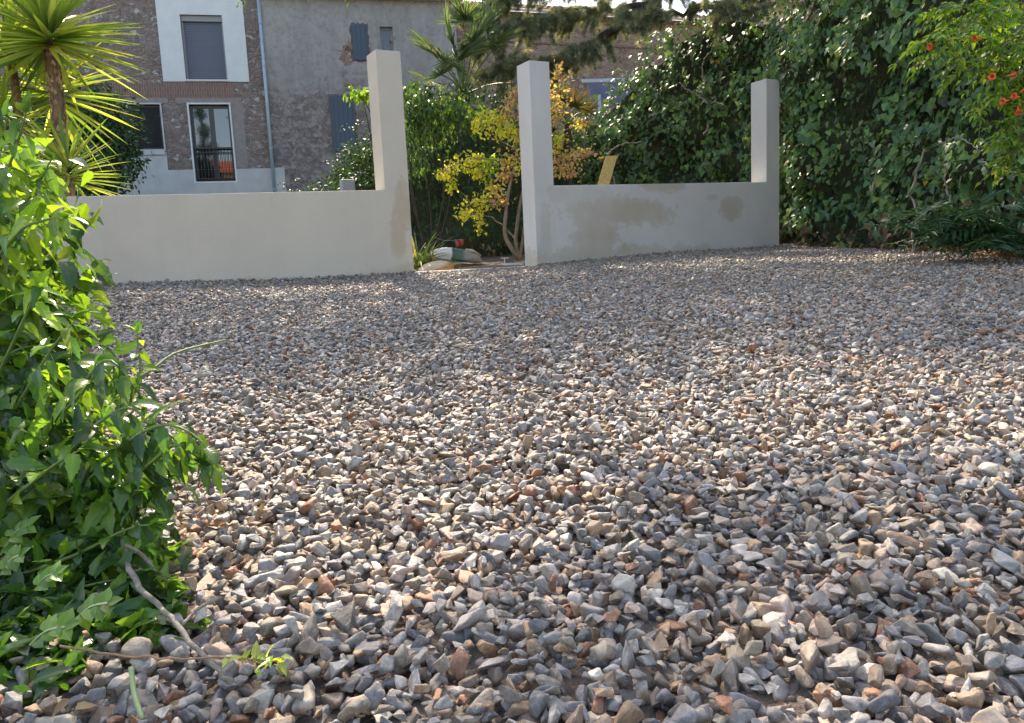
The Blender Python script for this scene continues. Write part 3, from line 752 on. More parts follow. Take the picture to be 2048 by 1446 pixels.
# garden tarpaulin/awning seen beyond the ivy
def build_awning():
    a = atY(1172, 160, 15.5); h = thing('awning', 'flat blue awning between the small palm and the ivy, below the brick house', 'awning', a, radians(4))
    w = .95
    mb = MB(); mb.add([(-.05, 0, .0), (w, 0, .0), (w, .02, -.02), (-.05, .02, -.02), (.02, .02, -.06), (w, .02, -.06), (w, .45, -.42), (.25, .45, -.42)], [(0, 1, 2, 3), (4, 5, 6, 7)])
    mb.build('canvas', M_BLUE, h)
    mb = MB(); mb.box(-.08, w, -.03, .018, -.05, .012); mb.build('front_rail', M_RAIL, h)
    mb = MB(); mb.tube([(.3, .2, -.25), (.3, .2, -2.9)], .03, 8); mb.tube([(w-.05, .2, -.25), (w-.05, .2, -2.9)], .03, 8); mb.build('post', M_RAIL, h)
M_BLUE = flat('blue_canvas', (.2, .28, .62), .7, .1, 5, .2)
M_RAIL = flat('pale_rail', (.5, .6, .75), .5, .1)
build_awning()

# ------------------------------------------------------------------ ivy curtains and hedges
def curtain(name, label, cat, path, ztop, zbot, palette, T=TI, mat=None, leaf=.085, dens=330, amp=.33, z_lean=0.0, seed=0, stems=(), w=None, core=True, dryness=.55):
    """thick climbing growth along a path; path=[(x,y)], ztop(t)"""
    path = np.array(path, float); seg = np.linalg.norm(np.diff(path, axis=0), axis=1); cs = np.concatenate([[0], np.cumsum(seg)]); L = cs[-1]
    root = thing(name, label, cat, (path[:, 0].mean(), path[:, 1].mean(), 0))
    def PT(s): return np.stack([np.interp(s, cs, path[:, 0]), np.interp(s, cs, path[:, 1])], -1)
    def NR(s):
        d = PT(np.minimum(s+.2, L))-PT(np.maximum(s-.2, 0)); d = d/np.linalg.norm(d, axis=-1, keepdims=True); return np.stack([d[..., 1], -d[..., 0]], -1)
    so_ = seed*11.3
    def OFF(s, z):
        return np.array([amp*(mnoise.noise(Vector((a*1.3+so_, b*1.3, 0)))+.55*mnoise.noise(Vector((a*3.1, b*3.1, so_+5)))) for a, b in zip(s, z)])
    zt = lambda s: np.interp(s/L, np.linspace(0, 1, len(ztop)), ztop)
    loc = np.array(root.location)
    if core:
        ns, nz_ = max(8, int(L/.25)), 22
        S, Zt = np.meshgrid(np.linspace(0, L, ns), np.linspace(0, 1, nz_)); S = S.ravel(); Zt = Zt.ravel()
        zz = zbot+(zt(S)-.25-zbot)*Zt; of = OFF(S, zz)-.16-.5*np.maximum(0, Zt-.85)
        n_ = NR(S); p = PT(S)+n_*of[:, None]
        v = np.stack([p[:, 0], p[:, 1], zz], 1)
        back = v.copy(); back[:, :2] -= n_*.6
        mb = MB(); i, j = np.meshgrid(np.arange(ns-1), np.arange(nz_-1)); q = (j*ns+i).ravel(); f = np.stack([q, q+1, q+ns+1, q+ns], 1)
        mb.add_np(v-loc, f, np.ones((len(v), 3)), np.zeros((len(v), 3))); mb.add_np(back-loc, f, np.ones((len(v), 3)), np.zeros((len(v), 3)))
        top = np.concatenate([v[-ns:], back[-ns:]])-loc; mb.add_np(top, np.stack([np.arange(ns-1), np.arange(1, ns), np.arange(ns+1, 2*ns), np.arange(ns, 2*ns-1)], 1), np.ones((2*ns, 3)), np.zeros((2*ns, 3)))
        mb.build('thicket_core', M_CORE, root, True)  # solid dark inside of the hedge, added to block light between leaves
    hmean = float(np.mean(ztop))-zbot; n = int(L*hmean*dens)
    S = rng.random(n)*L; top = zt(S); tz = rng.random(n)**.92
    z = zbot+(top-zbot+.1)*tz+rng.normal(0, .05, n)
    gap = np.array([mnoise.noise(Vector((a*2.3+so_, b*2.3, 9))) for a, b in zip(S, z)])
    keep = rng.random(n) < np.clip(.95+gap*1.3, .4, 1); S, z, top = S[keep], z[keep], top[keep]; n = len(S)
    of = OFF(S, z)+np.abs(rng.normal(0, .07, n))-.03; n_ = NR(S)
    # near the top the leaves roll back over the crest
    roll = np.clip((z-(top-.35))/.35, 0, 1.3); of = of-roll**2*.45*rng.random(n)
    p = PT(S)+n_*of[:, None]; pos = np.stack([p[:, 0], p[:, 1], z], 1)-loc
    N3 = np.concatenate([n_, np.zeros((n, 1))], 1)
    cn = rnd(n//25+1, .35)[(np.arange(n) % (n//25+1))]
    gx = np.array([mnoise.noise(Vector((a*3.7, b*3.7, 2+so_))) for a, b in zip(S, z)]); gx2 = np.array([mnoise.noise(Vector((a*3.7, b*3.7, 22+so_))) for a, b in zip(S, z)])
    tang = np.stack([-n_[:, 1], n_[:, 0], np.zeros(n)], 1)
    nor = norm(N3*.85+np.array([0, 0, .5])*1.0+tang*gx[:, None]*1.2+rnd(n, .33)+np.array([0, 0, 1.])*gx2[:, None]*.8+np.array([0, 0, 1.])*roll[:, None])
    tip = norm(np.array([0, 0, -1.])+N3*.35+rnd(n, .45))
    sz = leaf*rng.uniform(.5, 1.25, n)*(1+.35*gx2)
    cl = cols(n, palette, .17, w)*(1+.5*gx[:, None])
    dry_ = (z < zbot+.42+.25*gx) & (rng.random(n) < dryness); cl[dry_] = cols(int(dry_.sum()), G((.16, .10, .055), (.24, .16, .09), (.11, .07, .045)), .2)
    yl = rng.random(n) < .004; cl[yl] = (.5, .36, .05)
    mb = MB(); scatter(mb, T, pos, tip, nor, sz, cl)
    # loose shoots sticking out of the crest and face
    for _ in range(int(L*7)):
        s_ = rng.random()*L; t_ = float(zt(np.array([s_]))[0]); crest = rng.random() < .6
        z_ = t_-.05 if crest else rng.uniform(zbot+.6, t_); nn = NR(np.array([s_]))[0]
        o_ = OFF([s_], [z_])[0]; b = np.array([*(PT(np.array([s_]))[0]+nn*o_), z_])-loc
        d = norm(np.array([nn[0]*.6, nn[1]*.6, .9 if crest else .1])+rng.normal(0, .4, 3)); ln = rng.uniform(.15, .45)
        tp = [b, b+d*ln*.5, b+d*ln+np.array([0, 0, -.12*ln/.3])]
        spray(mb, tp, T, leaf*.8, 34, palette, .02, .3)
    mb.build('foliage', mat or M_IVY, root)
    for st in stems:
        mb = MB(); pts = smoothpath([np.array(q) for q in st[0]], 18); pts[1:-1] += rng.normal(0, .006, (len(pts)-2, 3))
        mb.tube(pts-loc, list(np.linspace(st[1], st[1]*.55, 18)), 8); mb.build('stem', M_VINE, root, True)
    return root
def onhedge(x, y, off=.28):      # point on the right hedge face under a pixel
    best = None
    for Y in np.linspace(4.5, 10.4, 300):
        p = atY(x, y, Y)
        if p[0] >= hedge_x(Y)-off: return p
    return atY(x, y, 10)
H = onhedge
# the ivy right of the wall, overgrowing the boundary
hp = [(3.72, 10.5), (3.9, 9.6), (4.13, 8.4), (4.3, 7.2), (4.42, 6.0), (4.5, 4.9), (4.7, 3.6)]
PAL_LOW = PAL_IVY
curtain('ivy_hedge', 'tall dark ivy hedge right of the end post, rising from the gravel edge', 'hedge', hp[::1], [3.55, 4.3, 4.4, 4.3, 4.3, 4.2, 4.2, 4.0], .35, PAL_IVY, leaf=.082, dens=520, amp=.3, seed=1,
        stems=[([H(1830, 506), H(1826, 470), H(1838, 430), H(1822, 385), H(1836, 335), H(1850, 300)], .017), ([H(1905, 420), H(1892, 370), H(1890, 330)], .011), ([H(1875, 290), H(1915, 276), H(1960, 300)], .010), ([H(1790, 470), H(1800, 440), H(1830, 425)], .008),
               ([H(1960, 325), H(2010, 340), H(2048, 350)], .009), ([H(1545+200, 390), H(1750, 350), H(1760, 330)], .007)])
# the ivy bank behind the right hand wall
hp2 = [atY(1128, 300, 14.6)[:2], atY(1230, 300, 14.0)[:2], atY(1330, 300, 13.2)[:2], atY(1430, 300, 12.3)[:2], atY(1530, 300, 11.3)[:2], (3.95, 10.4)]
zz = [atY(1128, 262, 14.6)[2], atY(1180, 195, 14.3)[2], atY(1230, 140, 14.0)[2], atY(1290, 72, 13.4)[2], atY(1350, 40, 13.1)[2], atY(1430, 25, 12.3)[2], atY(1520, 45, 11.4)[2], 3.5]
def B(x, y, Y=12.3): return atY(x, y, Y)
curtain('ivy_hedge', 'broad ivy bank with bare climbing branches, behind the right hand wall', 'hedge', hp2, zz, .4, PAL_IVY, leaf=.085, dens=430, amp=.4, seed=2,
        stems=[([B(1418, 210, 11.9), B(1395, 190, 12.0), B(1372, 178, 12.1), B(1360, 165, 12.2)], .018), ([B(1410, 165, 11.9), B(1405, 130, 12.0), B(1418, 105, 12.0)], .014), ([B(1447, 210, 11.7), B(1435, 205, 11.8), B(1428, 195, 11.9)], .012),
               ([B(1215, 310, 12.8), B(1240, 290, 12.8), B(1285, 284, 12.7)], .016), ([B(1408, 270, 11.9), B(1416, 255, 11.9), B(1415, 240, 11.9)], .013), ([B(1230, 370, 12.6), B(1225, 340, 12.7), B(1240, 305, 12.7)], .02), ([B(1290, 330, 12.6), B(1288, 290, 12.6)], .009)])
# dark hedge closing the garden behind the gateway
hp3 = [atY(560, 300, 14.2)[:2], atY(700, 300, 13.2)[:2], atY(800, 300, 11.5)[:2], atY(900, 300, 10.95)[:2], atY(1000, 300, 11.0)[:2], atY(1120, 300, 12.2)[:2], atY(1180, 300, 13.6)[:2]]
z3 = [atY(600, 400, 14)[2], atY(690, 345, 13.4)[2], atY(760, 290, 12.6)[2], atY(830, 205, 11.4)[2], atY(900, 180, 11)[2], atY(960, 175, 11)[2], atY(1040, 185, 11.4)[2], atY(1120, 230, 12.2)[2], atY(1180, 300, 13.6)[2]]
curtain('dark_hedge', 'very dark clipped hedge closing the garden beyond the open gateway', 'hedge', hp3, z3, .4, PAL_DARK, T=TS, leaf=.085, dens=520, amp=.35, seed=3)

def bush(name, label, cat, blobs, T, size, dens, palette, mat, clump=.22, stems=(), w=None, droop=.3, sm=None, fill=.35):
    b = blobs[0]; root = thing(name, label, cat, (b[0], b[1], float(gz(b[0], b[1]))))
    loc = np.array(root.location); mb = MB()
    clump_crown(mb, [(q[0]-loc[0], q[1]-loc[1], q[2]-loc[2], q[3], q[4], q[5]) for q in blobs], T, size, dens, palette, clump, droop, w, fill)
    mb.build('foliage', mat, root)
    mb = MB()
    base = np.array([b[0], b[1], loc[2]-.05])
    for q in blobs:
        c = np.array(q[:3])
        for _ in range(1):
            e = c+rnd(1)[0]*np.array(q[3:])*.35
            mb.tube(smoothpath([base-loc+rnd(1)[0]*.05*np.array([1, 1, 0]), (base+e)/2-loc+rnd(1)[0]*.12, e-loc], 8), list(np.linspace(.014, .005, 8)), 6)
    mb.build('stem', sm or M_BARKD, root, True)
    return root
def blob(x, y, Y, rx, rz, ry=None): p = atY(x, y, Y); return (p[0], p[1], p[2], rx, ry or rx, rz)
bush('dark_shrub', 'very dark leafy shrub behind the sword leaved yucca, overlapping the ground floor window', 'shrub',
     [blob(185, 290, 15, .85, .9), blob(160, 230, 15.2, .9, .6), blob(190, 340, 14.8, .75, .3), blob(235, 285, 14.9, .4, .5), blob(80, 300, 15.5, 1.2, 1.1)], TS, .10, 330, PAL_DARK, M_IVY, .3)
bush('leafy_shrub', 'dark green shrub behind the left wall, beside the left post and below the blue shutter', 'shrub',
     [blob(722, 335, 11.5, .33, .34), blob(738, 310, 11.2, .22, .22), blob(700, 352, 11.8, .2, .12), blob(728, 375, 11, .42, .3), blob(700, 390, 11, .35, .25)], TS, .075, 480, G((.035, .085, .03), (.03, .07, .022), (.06, .12, .035)), M_IVY, .2)
bush('jasmine', 'bright backlit climber with small pointed leaves, just right of the left post', 'climber',
     [blob(845, 240, 10.2, .34, .42), blob(865, 215, 10.2, .33, .28), blob(825, 290, 10.1, .2, .3), blob(930, 222, 10.2, .42, .22), blob(815, 200, 10.2, .22, .2)], TS, .075, 440, PAL_BRIGHT, M_LEAF, .18, w=[.3, .25, .25, .2], droop=.7)
bush('climbing_shrub', 'light green twig with narrow leaves reaching left of the left post', 'shrub',
     [blob(738, 190, 9.6, .12, .05), blob(716, 188, 9.6, .13, .05)], TS, .08, 520, PAL_LIME, M_LEAF, .1, droop=.5)

# ------------------------------------------------------------------ yellow tree in the gateway
def build_yellow_tree():
    Y = 9.1; q = lambda x, y, dY=0: atY(x, y, Y+dY)
    base = q(1038, 521); root = thing('autumn_tree', 'small tree with yellow and orange autumn leaves, growing inside the gateway', 'tree', base)
    loc = base
    limbs = [([q(1038, 521), q(1020, 490), q(1009, 465), q(1012, 425), q(1018, 380), q(1028, 335), q(1032, 290, .1), q(1022, 245, .1), q(1015, 205, .2)], .03, .009),
             ([q(1038, 521), q(1034, 495), q(1033, 465), q(1042, 400, .1), q(1062, 330, .2), q(1095, 270, .3), q(1120, 215, .3), q(1118, 150, .3)], .028, .008),
             ([q(1038, 521), q(1046, 480), q(1056, 420, -.1), q(1080, 370, .0), q(1130, 330, .1), q(1170, 305, .1)], .024, .007),
             ([q(1032, 479), q(1008, 455), q(979, 433), q(955, 430, -.1)], .012, .005),
             ([q(1026, 345), q(1005, 330), q(985, 318, -.1), q(935, 320, -.1), q(890, 340, -.2)], .011, .004),
             ([q(1030, 300), q(1012, 285), q(985, 275), q(960, 255)], .011, .004),
             ([q(1018, 355), q(998, 335), q(985, 330), q(975, 345)], .008, .004),
             ([q(1095, 270, .3), q(1125, 262, .3), q(1160, 245, .3)], .009, .004),
             ([q(1014, 418), q(1000, 408), q(975, 410), q(945, 412)], .008, .004), ([q(1030, 265), q(1040, 235), q(1045, 200)], .008, .004)]
    mb = MB()
    for pts, a, b in limbs:
        P_ = smoothpath(pts, 16); P_[1:-1] += rng.normal(0, .006, (14, 3)); mb.tube(P_-loc, list(np.linspace(a, b, 16)), 7)
    yel = G((.50, .54, .05), (.58, .60, .07), (.42, .50, .05), (.58, .55, .12)); gre = G((.22, .40, .04), (.34, .47, .04)); ora = G((.46, .38, .17), (.40, .24, .16), (.50, .44, .17), (.42, .33, .22))
    clus = [(925, 328, .26, .10, yel), (895, 345, .12, .07, yel), (870 + 15, 352, .06, .03, yel), (905, 372, .06, .07, yel), (950, 318, .14, .09, yel), (980, 345, .1, .16, gre), (985, 322, .1, .05, gre), (955, 345, .08, .08, yel),
            (945, 415, .14, .1, yel), (965, 400, .16, .09, yel), (925, 428, .07, .09, yel), (958, 448, .06, .13, yel), (1000, 400, .1, .1, ora), (985, 375, .1, .07, ora+yel),
            (960, 245, .12, .1, yel), (990, 262, .18, .1, yel), (1020, 265, .12, .12, yel), (975, 228, .1, .07, yel), (1015, 225, .1, .1, ora), (1025, 200, .1, .1, ora), (1035, 185, .06, .05, ora), (1000, 240, .1, .08, ora+yel),
            (1020, 320, .1, .14, ora+yel), (1010, 350, .12, .1, ora), (1045, 290, .1, .3, ora+yel),
            (1118, 325, .16, .14, ora), (1150, 312, .16, .09, ora), (1135, 345, .16, .08, ora), (1175, 305, .1, .05, ora), (1112, 300, .1, .12, ora+yel), (1160, 245, .08, .06, yel+ora),
            (1118, 205, .13, .1, ora), (1115, 150, .1, .16, ora), (1112, 235, .1, .14, yel+ora), (1120, 275, .12, .1, yel+gre), (1095, 180, .1, .1, ora)]
    fl = MB()
    for (x, y, rx, rz_, pal) in clus:
        c = q(x, y, rng.uniform(-.15, .2))-loc; n = int(40+850*rx*rz_*4)
        pos = c+rnd(n)*np.array([rx*.55, rx*.6, rz_*.55])
        scatter(fl, TOR5, pos, norm(rnd(n)+np.array([0, 0, -.5])), norm(rnd(n, .6)+np.array([.1, -.3, .7])), rng.uniform(.028, .062, n), cols(n, pal, .15))
        for _ in range(3):
            e = c+rnd(1)[0]*np.array([rx, rx, rz_])*.6; near = min((smoothpath(L_[0], 12)[k]-loc for L_ in limbs for k in range(2, 12)), key=lambda p: np.linalg.norm(p-e))
            mb.tube([near, (near+e)/2+np.array([0, 0, .03]), e], [.005, .004, .002], 5)
    mb.build('trunk', M_BARK, root, True)
    fl.build('crown', M_YEL, root)
TOR5 = T_ovate(5, .32, .3, .3, 0)
build_yellow_tree()

# ------------------------------------------------------------------ cedar: crown mostly above the picture, shading the yard
def build_cedar():
    tx = atY(1500, 60, 12.6); base = np.array([tx[0], 12.9, float(gz(tx[0], 12.9))])
    root = thing('cedar_tree', 'dark cedar whose drooping boughs hang above the centre post and brick house', 'tree', base)
    wood = MB(); fo = MB()
    wood.tube([np.array([0, 0, -.2]), np.array([.05, 0, 2.5]), np.array([-.05, .1, 6]), np.array([0, 0, 10]), np.array([.1, 0, 14])], [.3, .25, .2, .13, .03], 12)
    pal = G((.14, .18, .11), (.2, .24, .17), (.36, .4, .3), (.09, .12, .08))
    def twig(b, d, ln, dens=1.0):
        mid = b+d*ln*.5+np.array([0, 0, .02]); e = b+d*ln+np.array([0, 0, -.28*ln])
        P_ = smoothpath([b, mid, e], 6); wood.tube(P_, [.008, .007, .006, .005, .004, .003], 4, cap=False)
        n = int(260*ln*dens); s = rng.random(n)*5; i = np.minimum(s.astype(int), 4); f = (s-i)[:, None]
        pos = P_[i]*(1-f)+P_[i+1]*f
        scatter(fo, TN, pos+rnd(n, .012), norm(rnd(n, .8)+d*.7+np.array([0, 0, -.15])), norm(rnd(n)+np.array([0, 0, .5])), rng.uniform(.05, .10, n), cols(n, pal, .2))
    def bough(pts, r0_, dens=1.0, side=.9, n=None, vis=1):
        L = sum(np.linalg.norm(np.array(pts[i+1])-np.array(pts[i])) for i in range(len(pts)-1))
        P_ = smoothpath(pts, 24); P_[2:-1] += rng.normal(0, .03, (21, 3)); wood.tube(P_, list(np.linspace(r0_, .012, 24)), 7)
        m_ = n or int(L*11*vis)
        for _ in range(m_):
            t = rng.uniform(.08, 1)**.8; k = min(int(t*23), 22); b = P_[k]; d = norm(P_[k+1]-P_[k])
            sd = norm(np.cross(d, np.array([0, 0, 1.])))*rng.choice([-1, 1])
            dd = norm(sd*rng.uniform(.3, 1)+d*rng.uniform(.3, .9)+np.array([0, 0, rng.uniform(-.45, .15)])); ln = side*(1.15-t*.65)*rng.uniform(.35, 1)
            twig(b, dd, ln, dens)
            for _k in range(2): twig(b+dd*ln*rng.uniform(.3, .9), norm(dd+rng.normal(0, .6, 3)*np.array([1, 1, .5])+np.array([0, 0, -.2])), ln*.55, dens)
    q = lambda x, y, Y: atY(x, y, Y)-base
    # the boughs one sees at the top edge of the photo
    bough([np.array([0, 0, 4.6]), q(1400, -60, 12.0), q(1290, 10, 11.4), q(1200, 85, 11.0), q(1120, 118, 10.8), q(1040, 128, 10.7), q(975, 150, 10.8)], .10, 1.3, .7, 84)
    bough([q(1290, 10, 11.4), q(1200, 20, 11.2), q(1110, 30, 11.2), q(1010, 60, 11.0), q(965, 85, 10.9)], .05, 1.3, .7, 64)
    bough([np.array([0, 0, 4.8]), q(1500, -20, 11.6), q(1440, 10, 11.2), q(1340, 25, 11.0), q(1260, 50, 10.8)], .06, 1.2, .5, 40)
    bough([np.array([0, 0, 4.5]), q(1530, 0, 11.5), q(1500, 20, 11.2), q(1440, 40, 11.0)], .04, 1.0, .3, 14)
    bough([q(1400, -60, 12.0), q(1250, -40, 11.5), q(1100, -20, 11.4), q(1000, 5, 11.2), q(930, 20, 11.1)], .05, 1.1, .6, 44)
    # the rest of the crown, above the frame
    for (az, z, ln) in CROWN:
        d = np.array([cos(az), sin(az), 0]); b = np.array([0, 0, z]); e = b+d*ln+np.array([0, 0, .1*ln])
        bough([b, b+d*ln*.35+np.array([0, 0, .25]), b+d*ln*.7+np.array([0, 0, .25]), e+np.array([0, 0, -.25])], .09, .55, 1.1, int(ln*6))
    wood.build('trunk', M_BARKD, root, True); fo.build('crown', M_NEED, root)
def T_needles():
    v = []; f = []
    for i in range(7):
        a = -1.1+2.2*i/6; k = len(v); dx, dy = sin(a), cos(a); zz_ = .2*sin(i*2.3)
        v += [(-dy*.022, dx*.022, 0), (dy*.022, -dx*.022, 0), (dx*1.0, dy*1.0, zz_)]; f.append((k, k+1, k+2))
    return np.array(v), np.array(f)
TN = T_needles()
CROWN = [(radians(a), z, l) for a, z, l in [(200, 5.6, 5.6), (225, 6.2, 5.2), (180, 6.8, 5.8), (250, 5.8, 4.6), (275, 6.4, 4.2), (300, 7.2, 3.6), (160, 6.2, 4.2), (210, 7.8, 5.0), (235, 8.4, 4.4), (190, 9, 4.2), (265, 8.6, 3.6), (215, 10, 3.6), (175, 10.5, 3.2), (240, 11, 3), (330, 6, 3), (20, 6.5, 3), (60, 7, 3), (110, 7, 3), (90, 9, 2.6), (350, 9, 2.6), (290, 10, 2.6), (200, 12, 2), (260, 12, 2), (40, 11.5, 2), (140, 9.5, 2.8)]]
build_cedar()

# ------------------------------------------------------------------ trees whose crowns stand above the picture and dapple the yard
def tall_tree(label, base, trunk, blobs, dens, size, pal, clump=.35, tips=()):
    root = thing('broadleaf_tree', label, 'tree', base); loc = np.array(base)
    wd = MB(); P_ = smoothpath([np.array(p)-loc for p in trunk], 16); wd.tube(P_, list(np.linspace(.13, .05, 16)), 10)
    for b in blobs:
        c = np.array(b[:3])-loc
        for _ in range(5):
            e = c+rnd(1)[0]*np.array(b[3:])*.4; a = P_[rng.integers(9, 16)]; wd.tube(smoothpath([a, (a+e)/2+np.array([0, 0, .15]), e], 8), list(np.linspace(.035, .008, 8)), 6)
    mb = MB(); clump_crown(mb, [(b[0]-loc[0], b[1]-loc[1], b[2]-loc[2], b[3], b[4], b[5]) for b in blobs], TS, size, dens, pal, clump, .5, None, .6)
    for t in tips:
        P2 = smoothpath([np.array(p)-loc for p in t], 8); wd.tube(P2, list(np.linspace(.008, .003, 8)), 5); spray(mb, P2, TS, .08, 60, pal, .03, .7)
    wd.build('trunk', M_BARKD, root, True); mb.build('crown', M_LEAF, root)
_b = atY(1000, 300, 12.9)
tall_tree('tall tree beyond the dark hedge, a few leaf tips showing at the top edge', (_b[0], 12.9, float(gz(_b[0], 12.9))),
          [(_b[0], 12.9, .5), (_b[0]+.1, 12.9, 3), (_b[0]-.1, 12.5, 5), (_b[0]-1, 11.5, 7.5)],
          [(-2.6, 10.6, 7.4, 2.2, 1.45, 1.0), (-.2, 10.7, 7.6, 2.2, 1.5, 1.1), (1.6, 11.0, 7.0, 1.6, 1.4, 1.0), (-4.4, 9.9, 7.0, 1.5, 1.0, .9), (-1.3, 9.0, 6.9, 1.5, .7, .5), (-3.2, 9.2, 6.8, 1.2, .6, .5), (.9, 8.3, 6.0, 1.4, .8, .6), (3.4, 9.6, 7.2, 1.5, 1.2, .7)], 150, .13, PAL_BRIGHT, .36,
          [(atY(705, -60, 10.5), atY(703, -20, 10.4), atY(700, 12, 10.4)), (atY(470, -60, 10.5), atY(478, -25, 10.4), atY(490, 18, 10.4)), (atY(620, -60, 10.5), atY(616, -25, 10.4), atY(614, 4, 10.4))])
tall_tree('unseen slender tree added left of the yard, its crown above the picture shading the gravel', (-3.4, 3.4, float(gz(-3.4, 3.4))),  # out of view, added so its crown shades the nearest gravel
          [(-3.4, 3.4, .1), (-3.3, 3.4, 2), (-3.0, 3.6, 3.6), (-2, 4, 4.4)],
          [(-.9, 4.1, 4.3, .55, .45, .3), (-.2, 4.2, 4.3, .55, .5, .3), (.6, 4.4, 4.4, .6, .45, .3), (-.5, 5.2, 4.6, .5, .3, .25), (1.2, 4.6, 4.5, .5, .4, .3)], 150, .09, PAL_BRIGHT, .22)

# ------------------------------------------------------------------ palms and yucca
M_PALM = leafmat('palm_leaf', .32, .42, tcol=1.3)
def fan_palm(name, label, crown, fronds, pal, Zg, r=.1):
    root = thing(name, label, 'palm', (crown[0], crown[1], Zg)); loc = np.array(root.location); c = np.array(crown)-loc
    mb = MB(); k = 14
    P_ = [np.array([0, 0, -.1])+(c-np.array([0, 0, -.1]))*t for t in np.linspace(0, 1, k)]
    mb.tube(P_, [r+.012*(i % 2) for i in range(k)], 12); mb.build('trunk', M_BARKD, root, True)
    fo = MB()
    for (e, fs, face) in fronds:
        e = np.array(e)-loc; d = norm(e-c); st = MB()
        P_ = smoothpath([c, (c+e)/2+np.array([0, 0, .06]), e], 6); st.tube(P_, [.016, .014, .012, .01, .009, .009], 6); st.build('leaf_stalk', M_GSTEM, root, True)
        up = norm(np.array([0, -1., .35])*face+np.array([0, 0, 1.])*(1-face)+rnd(1, .15)[0]); up = norm(up-d*(up@d)); sd = norm(np.cross(d, up)); n = 38
        a = np.linspace(-1.9, 1.9, n); tips = np.cos(a)[:, None]*d+np.sin(a)[:, None]*sd+rnd(n, .05)+up*.15
        nr = np.repeat(up[None], n, 0)+sd[None]*(np.where(np.arange(n) % 2, .6, -.6)[:, None])
        scatter(fo, TBP, np.repeat(e[None], n, 0), tips, nr, fs*(1-.25*np.abs(a)/2)*rng.uniform(.85, 1.05, n), cols(n, pal, .14))
    fo.build('crown', M_PALM, root)
TBP = T_blade(6, .034, .8, .14)
pal_p = G((.13, .22, .12), (.10, .18, .09), (.2, .28, .17))
pp = lambda x, y, Y=10.2: atY(x, y, Y)
cc = pp(928, 190, 11.75)
fan_palm('fan_palm', 'large fan palm with stiff pale green fronds, between the left and centre posts', cc,
         [(pp(910, 90, 10.2), .66, 1), (pp(886, 122, 10.1), .60, 1), (pp(950, 84, 10.2), .70, 1), (pp(990, 95, 10.4), .55, .8), (pp(884, 150, 10.1), .40, 1), (pp(1000, 140, 10.9), .5, .9), (pp(930, 40, 10.8), .5, .8), (pp(860, 165, 10.6), .42, .7), (pp(1035, 165, 11.2), .45, .8), (pp(925, 120, 10.3), .6, 1), (pp(868, 110, 10.4), .55, 1), (pp(975, 65, 10.5), .6, .9)], pal_p, float(gz(cc[0], cc[1])))
pp = lambda x, y, Y=12.0: atY(x, y, Y)
cc = pp(1135, 250)
fan_palm('fan_palm', 'small yellowing fan palm between the centre post and the blue awning', cc,
         [(pp(1150, 215), .38, .3), (pp(1168, 225), .33, .4), (pp(1125, 205), .33, .5), (pp(1160, 250), .28, .5), (pp(1110, 230), .3, .4)], G((.11, .15, .04), (.09, .12, .035), (.22, .17, .07)), float(gz(cc[0], cc[1])), .06)
def build_yucca():
    q = lambda x, y, Y=6.6: atY(x, y, Y)
    b = q(118, 420); base = np.array([b[0], b[1], float(gz(b[0], b[1]))]); root = thing('yucca', 'tall yucca with backlit yellow green sword leaves on a scaly trunk, behind the left wall', 'yucca', base)
    mb = MB(); P_ = smoothpath([base-base, q(120, 400)-base, q(122, 300)-base, q(114, 200)-base, q(104, 120)-base, q(100, 80)-base], 30)
    mb.tube(P_, [.047+.003*(i % 2) for i in range(30)], 14, (.2, .13, .08))
    # old leaf scars: small scales wrapped round the trunk
    sc = mb; n = 620; s = rng.uniform(3, 29, n); i = np.minimum(s.astype(int), 28); f = (s-i)[:, None]; a = rng.uniform(0, 2*pi, n)
    dr = np.stack([np.cos(a), np.sin(a), np.zeros(n)], 1); pos = P_[i]*(1-f)+P_[i+1]*f+dr*.046
    scatter(sc, TOR5, pos, dr*.5+np.array([0, 0, .9]), dr+np.array([0, 0, .2]), rng.uniform(.035, .055, n), cols(n, G((.28, .18, .1), (.16, .1, .06), (.4, .28, .16)), .2)); sc.build('trunk', M_SCAR, root)
    fo = MB(); pal = G((.17, .28, .05), (.25, .36, .07), (.11, .20, .04), (.34, .42, .10))
    heads = [(q(98, 75), 200, .72, 1.0, -.25), (q(112, 185, 7.25), 85, .68, .55, -.7), (q(20, 100, 6.9), 110, .65, 1.0, -.2), (q(138, 352, 6.35), 90, .48, 1.0, -.1), (q(10, 250, 6.9), 90, .6, 1.0, -.1)]
    for c, n, ln, full, zlo in heads:
        c = c-base; el = np.arcsin(np.clip(rng.uniform(zlo-.25, 1, n), -1, 1)); az = rng.uniform(0, 2*pi, n)
        d = np.stack([np.cos(az)*np.cos(el), np.sin(az)*np.cos(el), np.sin(el)], 1)
        # spiral along the upper stem
        pos = c+d*.04+np.array([0, 0, 1.])*((np.sin(el)-.2)*.12)[:, None]
        scatter(fo, TBY, pos, d, np.array([0, 0, 1.])+rnd(n, .15)+d*.1, ln*rng.uniform(.75, 1.1, n), cols(n, pal, .12))
    fo.build('crown', M_BLADE, root)
    br = MB(); 
    for c, n, *_ in heads[2:]:
        c = c-base; br.tube(smoothpath([P_[1], np.array([c[0]*.9, c[1], P_[2][2]]), c], 10), [.036]*10, 8)
    br.build('branch', M_BARKB, root, True)
TBY = T_blade(7, .036, .55, .06)
M_BARKB = bark_mat('yucca_bark', (.11, .07, .04), (.33, .23, .13), 30, (1, 1, 1))
M_SCAR = leafmat('leaf_scar', .15, .7)
build_yucca()

